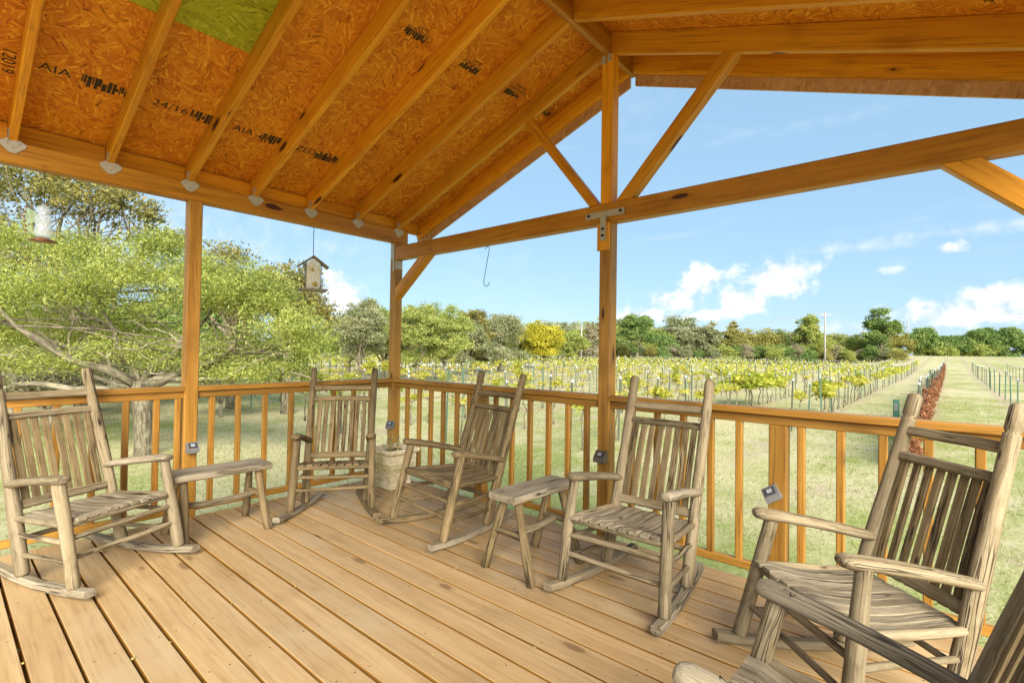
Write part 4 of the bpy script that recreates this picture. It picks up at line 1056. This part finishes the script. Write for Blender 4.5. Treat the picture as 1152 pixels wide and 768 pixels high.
def inst(p, flagdict, key, loc, rz, s_, label, group):
    if flagdict[key]: o = p; flagdict[key] = False
    else: o = copy_tree(p)
    o.location = loc; o.rotation_euler = (rnd.uniform(-.02, .02), rnd.uniform(-.03, .03), rz); o.scale = s_; o['label'] = label; o['group'] = group
    return o
rows = []
for k in range(-1, 19):
    X = 3.6-2.5*(k); rows.append((k, X))
cand_v, cand_s = [], []
def start_y(X):
    if X > 5: return 24
    if X > 3: return 8.5
    if X > 0: return 11.5
    if X > -2.5: return 5.2
    if X > -5: return 4.2
    if X > -12: return 3.2
    return 4+(-12-X)*.3
for k, X in rows:
    y = start_y(X); end = 78
    n = 0
    while y < end:
        cand_s.append((X+rnd.uniform(-.06, .06), y, k)); 
        if k >= 1:
            if rnd.random() < .9: cand_v.append((X+rnd.uniform(-.05, .05), y+rnd.uniform(.3, .8), k))
            if rnd.random() < .75 and y < 45: cand_v.append((X+rnd.uniform(-.05, .05), y+rnd.uniform(1.3, 2.0), k))
        elif k == 0:
            for q in (.0, .8, 1.6): cand_v.append((X, y+q, k))
        y += 1.9 if k >= 1 else (2.4 if k == 0 else 3.0)
for X in (8.6, 11.1):
    y = 30
    while y < 70: cand_s.append((X, y, -2)); y += 3
def infront(x, y):
    d_ = Vector((x, y, 0))-CAM; z_ = d_.dot(fw); u = d_.dot(rt)/max(z_, .01); return z_ > 1 and abs(u) < 1.12
cand_v = sorted([c for c in cand_v if infront(c[0], c[1])], key=lambda c: ((c[0]-CAM.x)**2+(c[1]-CAM.y)**2)*(.12 if c[2] == 0 else 1))
cand_s = sorted([c for c in cand_s if infront(c[0], c[1])], key=lambda c: (c[0]-CAM.x)**2+(c[1]-CAM.y)**2)
fv = dict(first); fs_ = {0: True, 1: True, 2: True}
far_v, far_s = [], []
nv = 0
for i, (x, y, k) in enumerate(cand_v):
    kd = 'dead' if k == 0 else rnd.choices(('leafy', 'tuft', 'bare'), (.17, .45, .38) if k <= 2 else (.13, .40, .47))[0]
    if nv >= 290: far_v.append((x, y, kd)); continue
    p = rnd.choice(VP[kd]); s_ = rnd.uniform(.72, 1.0)
    inst(p, fv, id(p), (x, y, gheight(x, y)), rnd.choice((0, math.pi))+rnd.uniform(-.1, .1), (s_, s_, s_*rnd.uniform(.9, 1.15)), VL[kd], {'leafy': 'leafy grapevines', 'tuft': 'tufted grapevines', 'bare': 'nearly bare grapevines', 'dead': 'dried grapevines of the reddish row'}[kd]); nv += 1
p = VP['bush'][0]; p.location = (-1.45, 17.2, GZ); p.scale = (1.6, 2.1, 1.15); p['label'] = VL['bush']
for i, (x, y, k) in enumerate(cand_s):
    if i >= 290: far_s.append((x, y)); continue
    q = 1 if (k < 0 or rnd.random() < .2) else (2 if rnd.random() < .06 else 0)
    s_ = rnd.uniform(.9, 1.1)
    inst(SP[q], fs_, q, (x, y, gheight(x, y)), rnd.uniform(0, 6.28), (1.15, 1.15, s_*(1.0)), SL_[q], ('dark white tipped stakes', 'green white tipped stakes', 'plain green stakes')[q])
# the farthest rows, too many to count
C_, D_, S_, V_ = [], [], [], []
for x, y, kd in far_v:
    n = {'leafy': 34, 'tuft': 18, 'bare': 6, 'dead': 26}[kd]
    z0 = gheight(x, y)+.9
    C_.append(np.array([x, y, z0])+nrs.normal(size=(n, 3))*np.array([.14, .4, .14])); D_.append(nrs.normal(size=(n, 3))); S_.append(nrs.uniform(.14, .24, n)); V_.append(nrs.uniform(.2, 1, n))
if C_: tag(leaf_mesh('far_grapevines', np.concatenate(C_), np.concatenate(D_), np.concatenate(S_), np.concatenate(V_), 'leaf_vine', .8), 'mass of yellow grapevines in the farthest vineyard rows', 'grapevines', kind='stuff')
m = MB()
for x, y in far_s:
    z0 = gheight(x, y); m.box((x-.022, y-.022, z0), (x+.022, y+.022, z0+1.25), .003, 2)
tag(m.build('far_vine_stakes', 'post_dark'), 'mass of thin stakes in the farthest vineyard rows', 'stakes', kind='stuff')
m = MB()
for x, y in far_s:
    z0 = gheight(x, y)+1.2; m.box((x-.03, y-.03, z0), (x+.03, y+.03, z0+.08), .003, 2)
tag(m.build('far_stake_tips', 'white_cap'), 'mass of white stake tips in the farthest vineyard rows', 'stake tips', kind='stuff')
# grow tube at the head of the reddish row
gt = thing('grow_tube', 'green plastic grow tube standing at the head of the reddish vine row', 'grow tube', (2.9, 17.0, GZ))
MB().box((-.08, -.08, 0), (.08, .08, .60), .01, 2).build('tube_shell', 'tube_green', gt); MB().box((-.045, -.083, .25), (.04, -.0805, .5)).build('tube_window', 'lamp_grey', gt)

# ------------------------------------------------------------------ grass
def grass():
    n = 190000
    x = nrs.uniform(-26, 12, n*3); y = nrs.uniform(-6, 30, n*3)
    dd = np.hypot(x-4.2, y+3); keep = (nrs.rand(n*3) < np.clip(9/dd, 0, 1)**1.3) & ~((x > -.1) & (x < 5.3) & (y < .0))
    dx = x-CAM.x; dy = y-CAM.y; z_ = dx*fw.x+dy*fw.y; uu = (dx*rt.x+dy*rt.y)/np.maximum(z_, .01); keep &= (z_ > .5) & (np.abs(uu) < 1.2)
    x, y = x[keep][:n], y[keep][:n]; n = len(x); dd = np.hypot(x-4.2, y+3)
    L = nrs.uniform(.018, .045, n)*(1+dd*.025); c = np.stack([x, y, np.full(n, GZ)+L*.35], 1)
    d_ = nrs.normal(size=(n, 3))*np.array([.6, .6, .3])+np.array([0, 0, .75])
    pv = .5+.5*np.sin(x*.9+np.sin(y*.7)*2)*np.sin(y*.6+x*.25); rv = np.clip(pv*.55+nrs.normal(.22, .2, n), 0, 1)
    o = leaf_mesh('grass', c, d_, L*1.3, rv, 'grass_blade', .13)
    tag(o, 'mown pale green grass of the lawn around the porch', 'grass', kind='stuff')
grass()
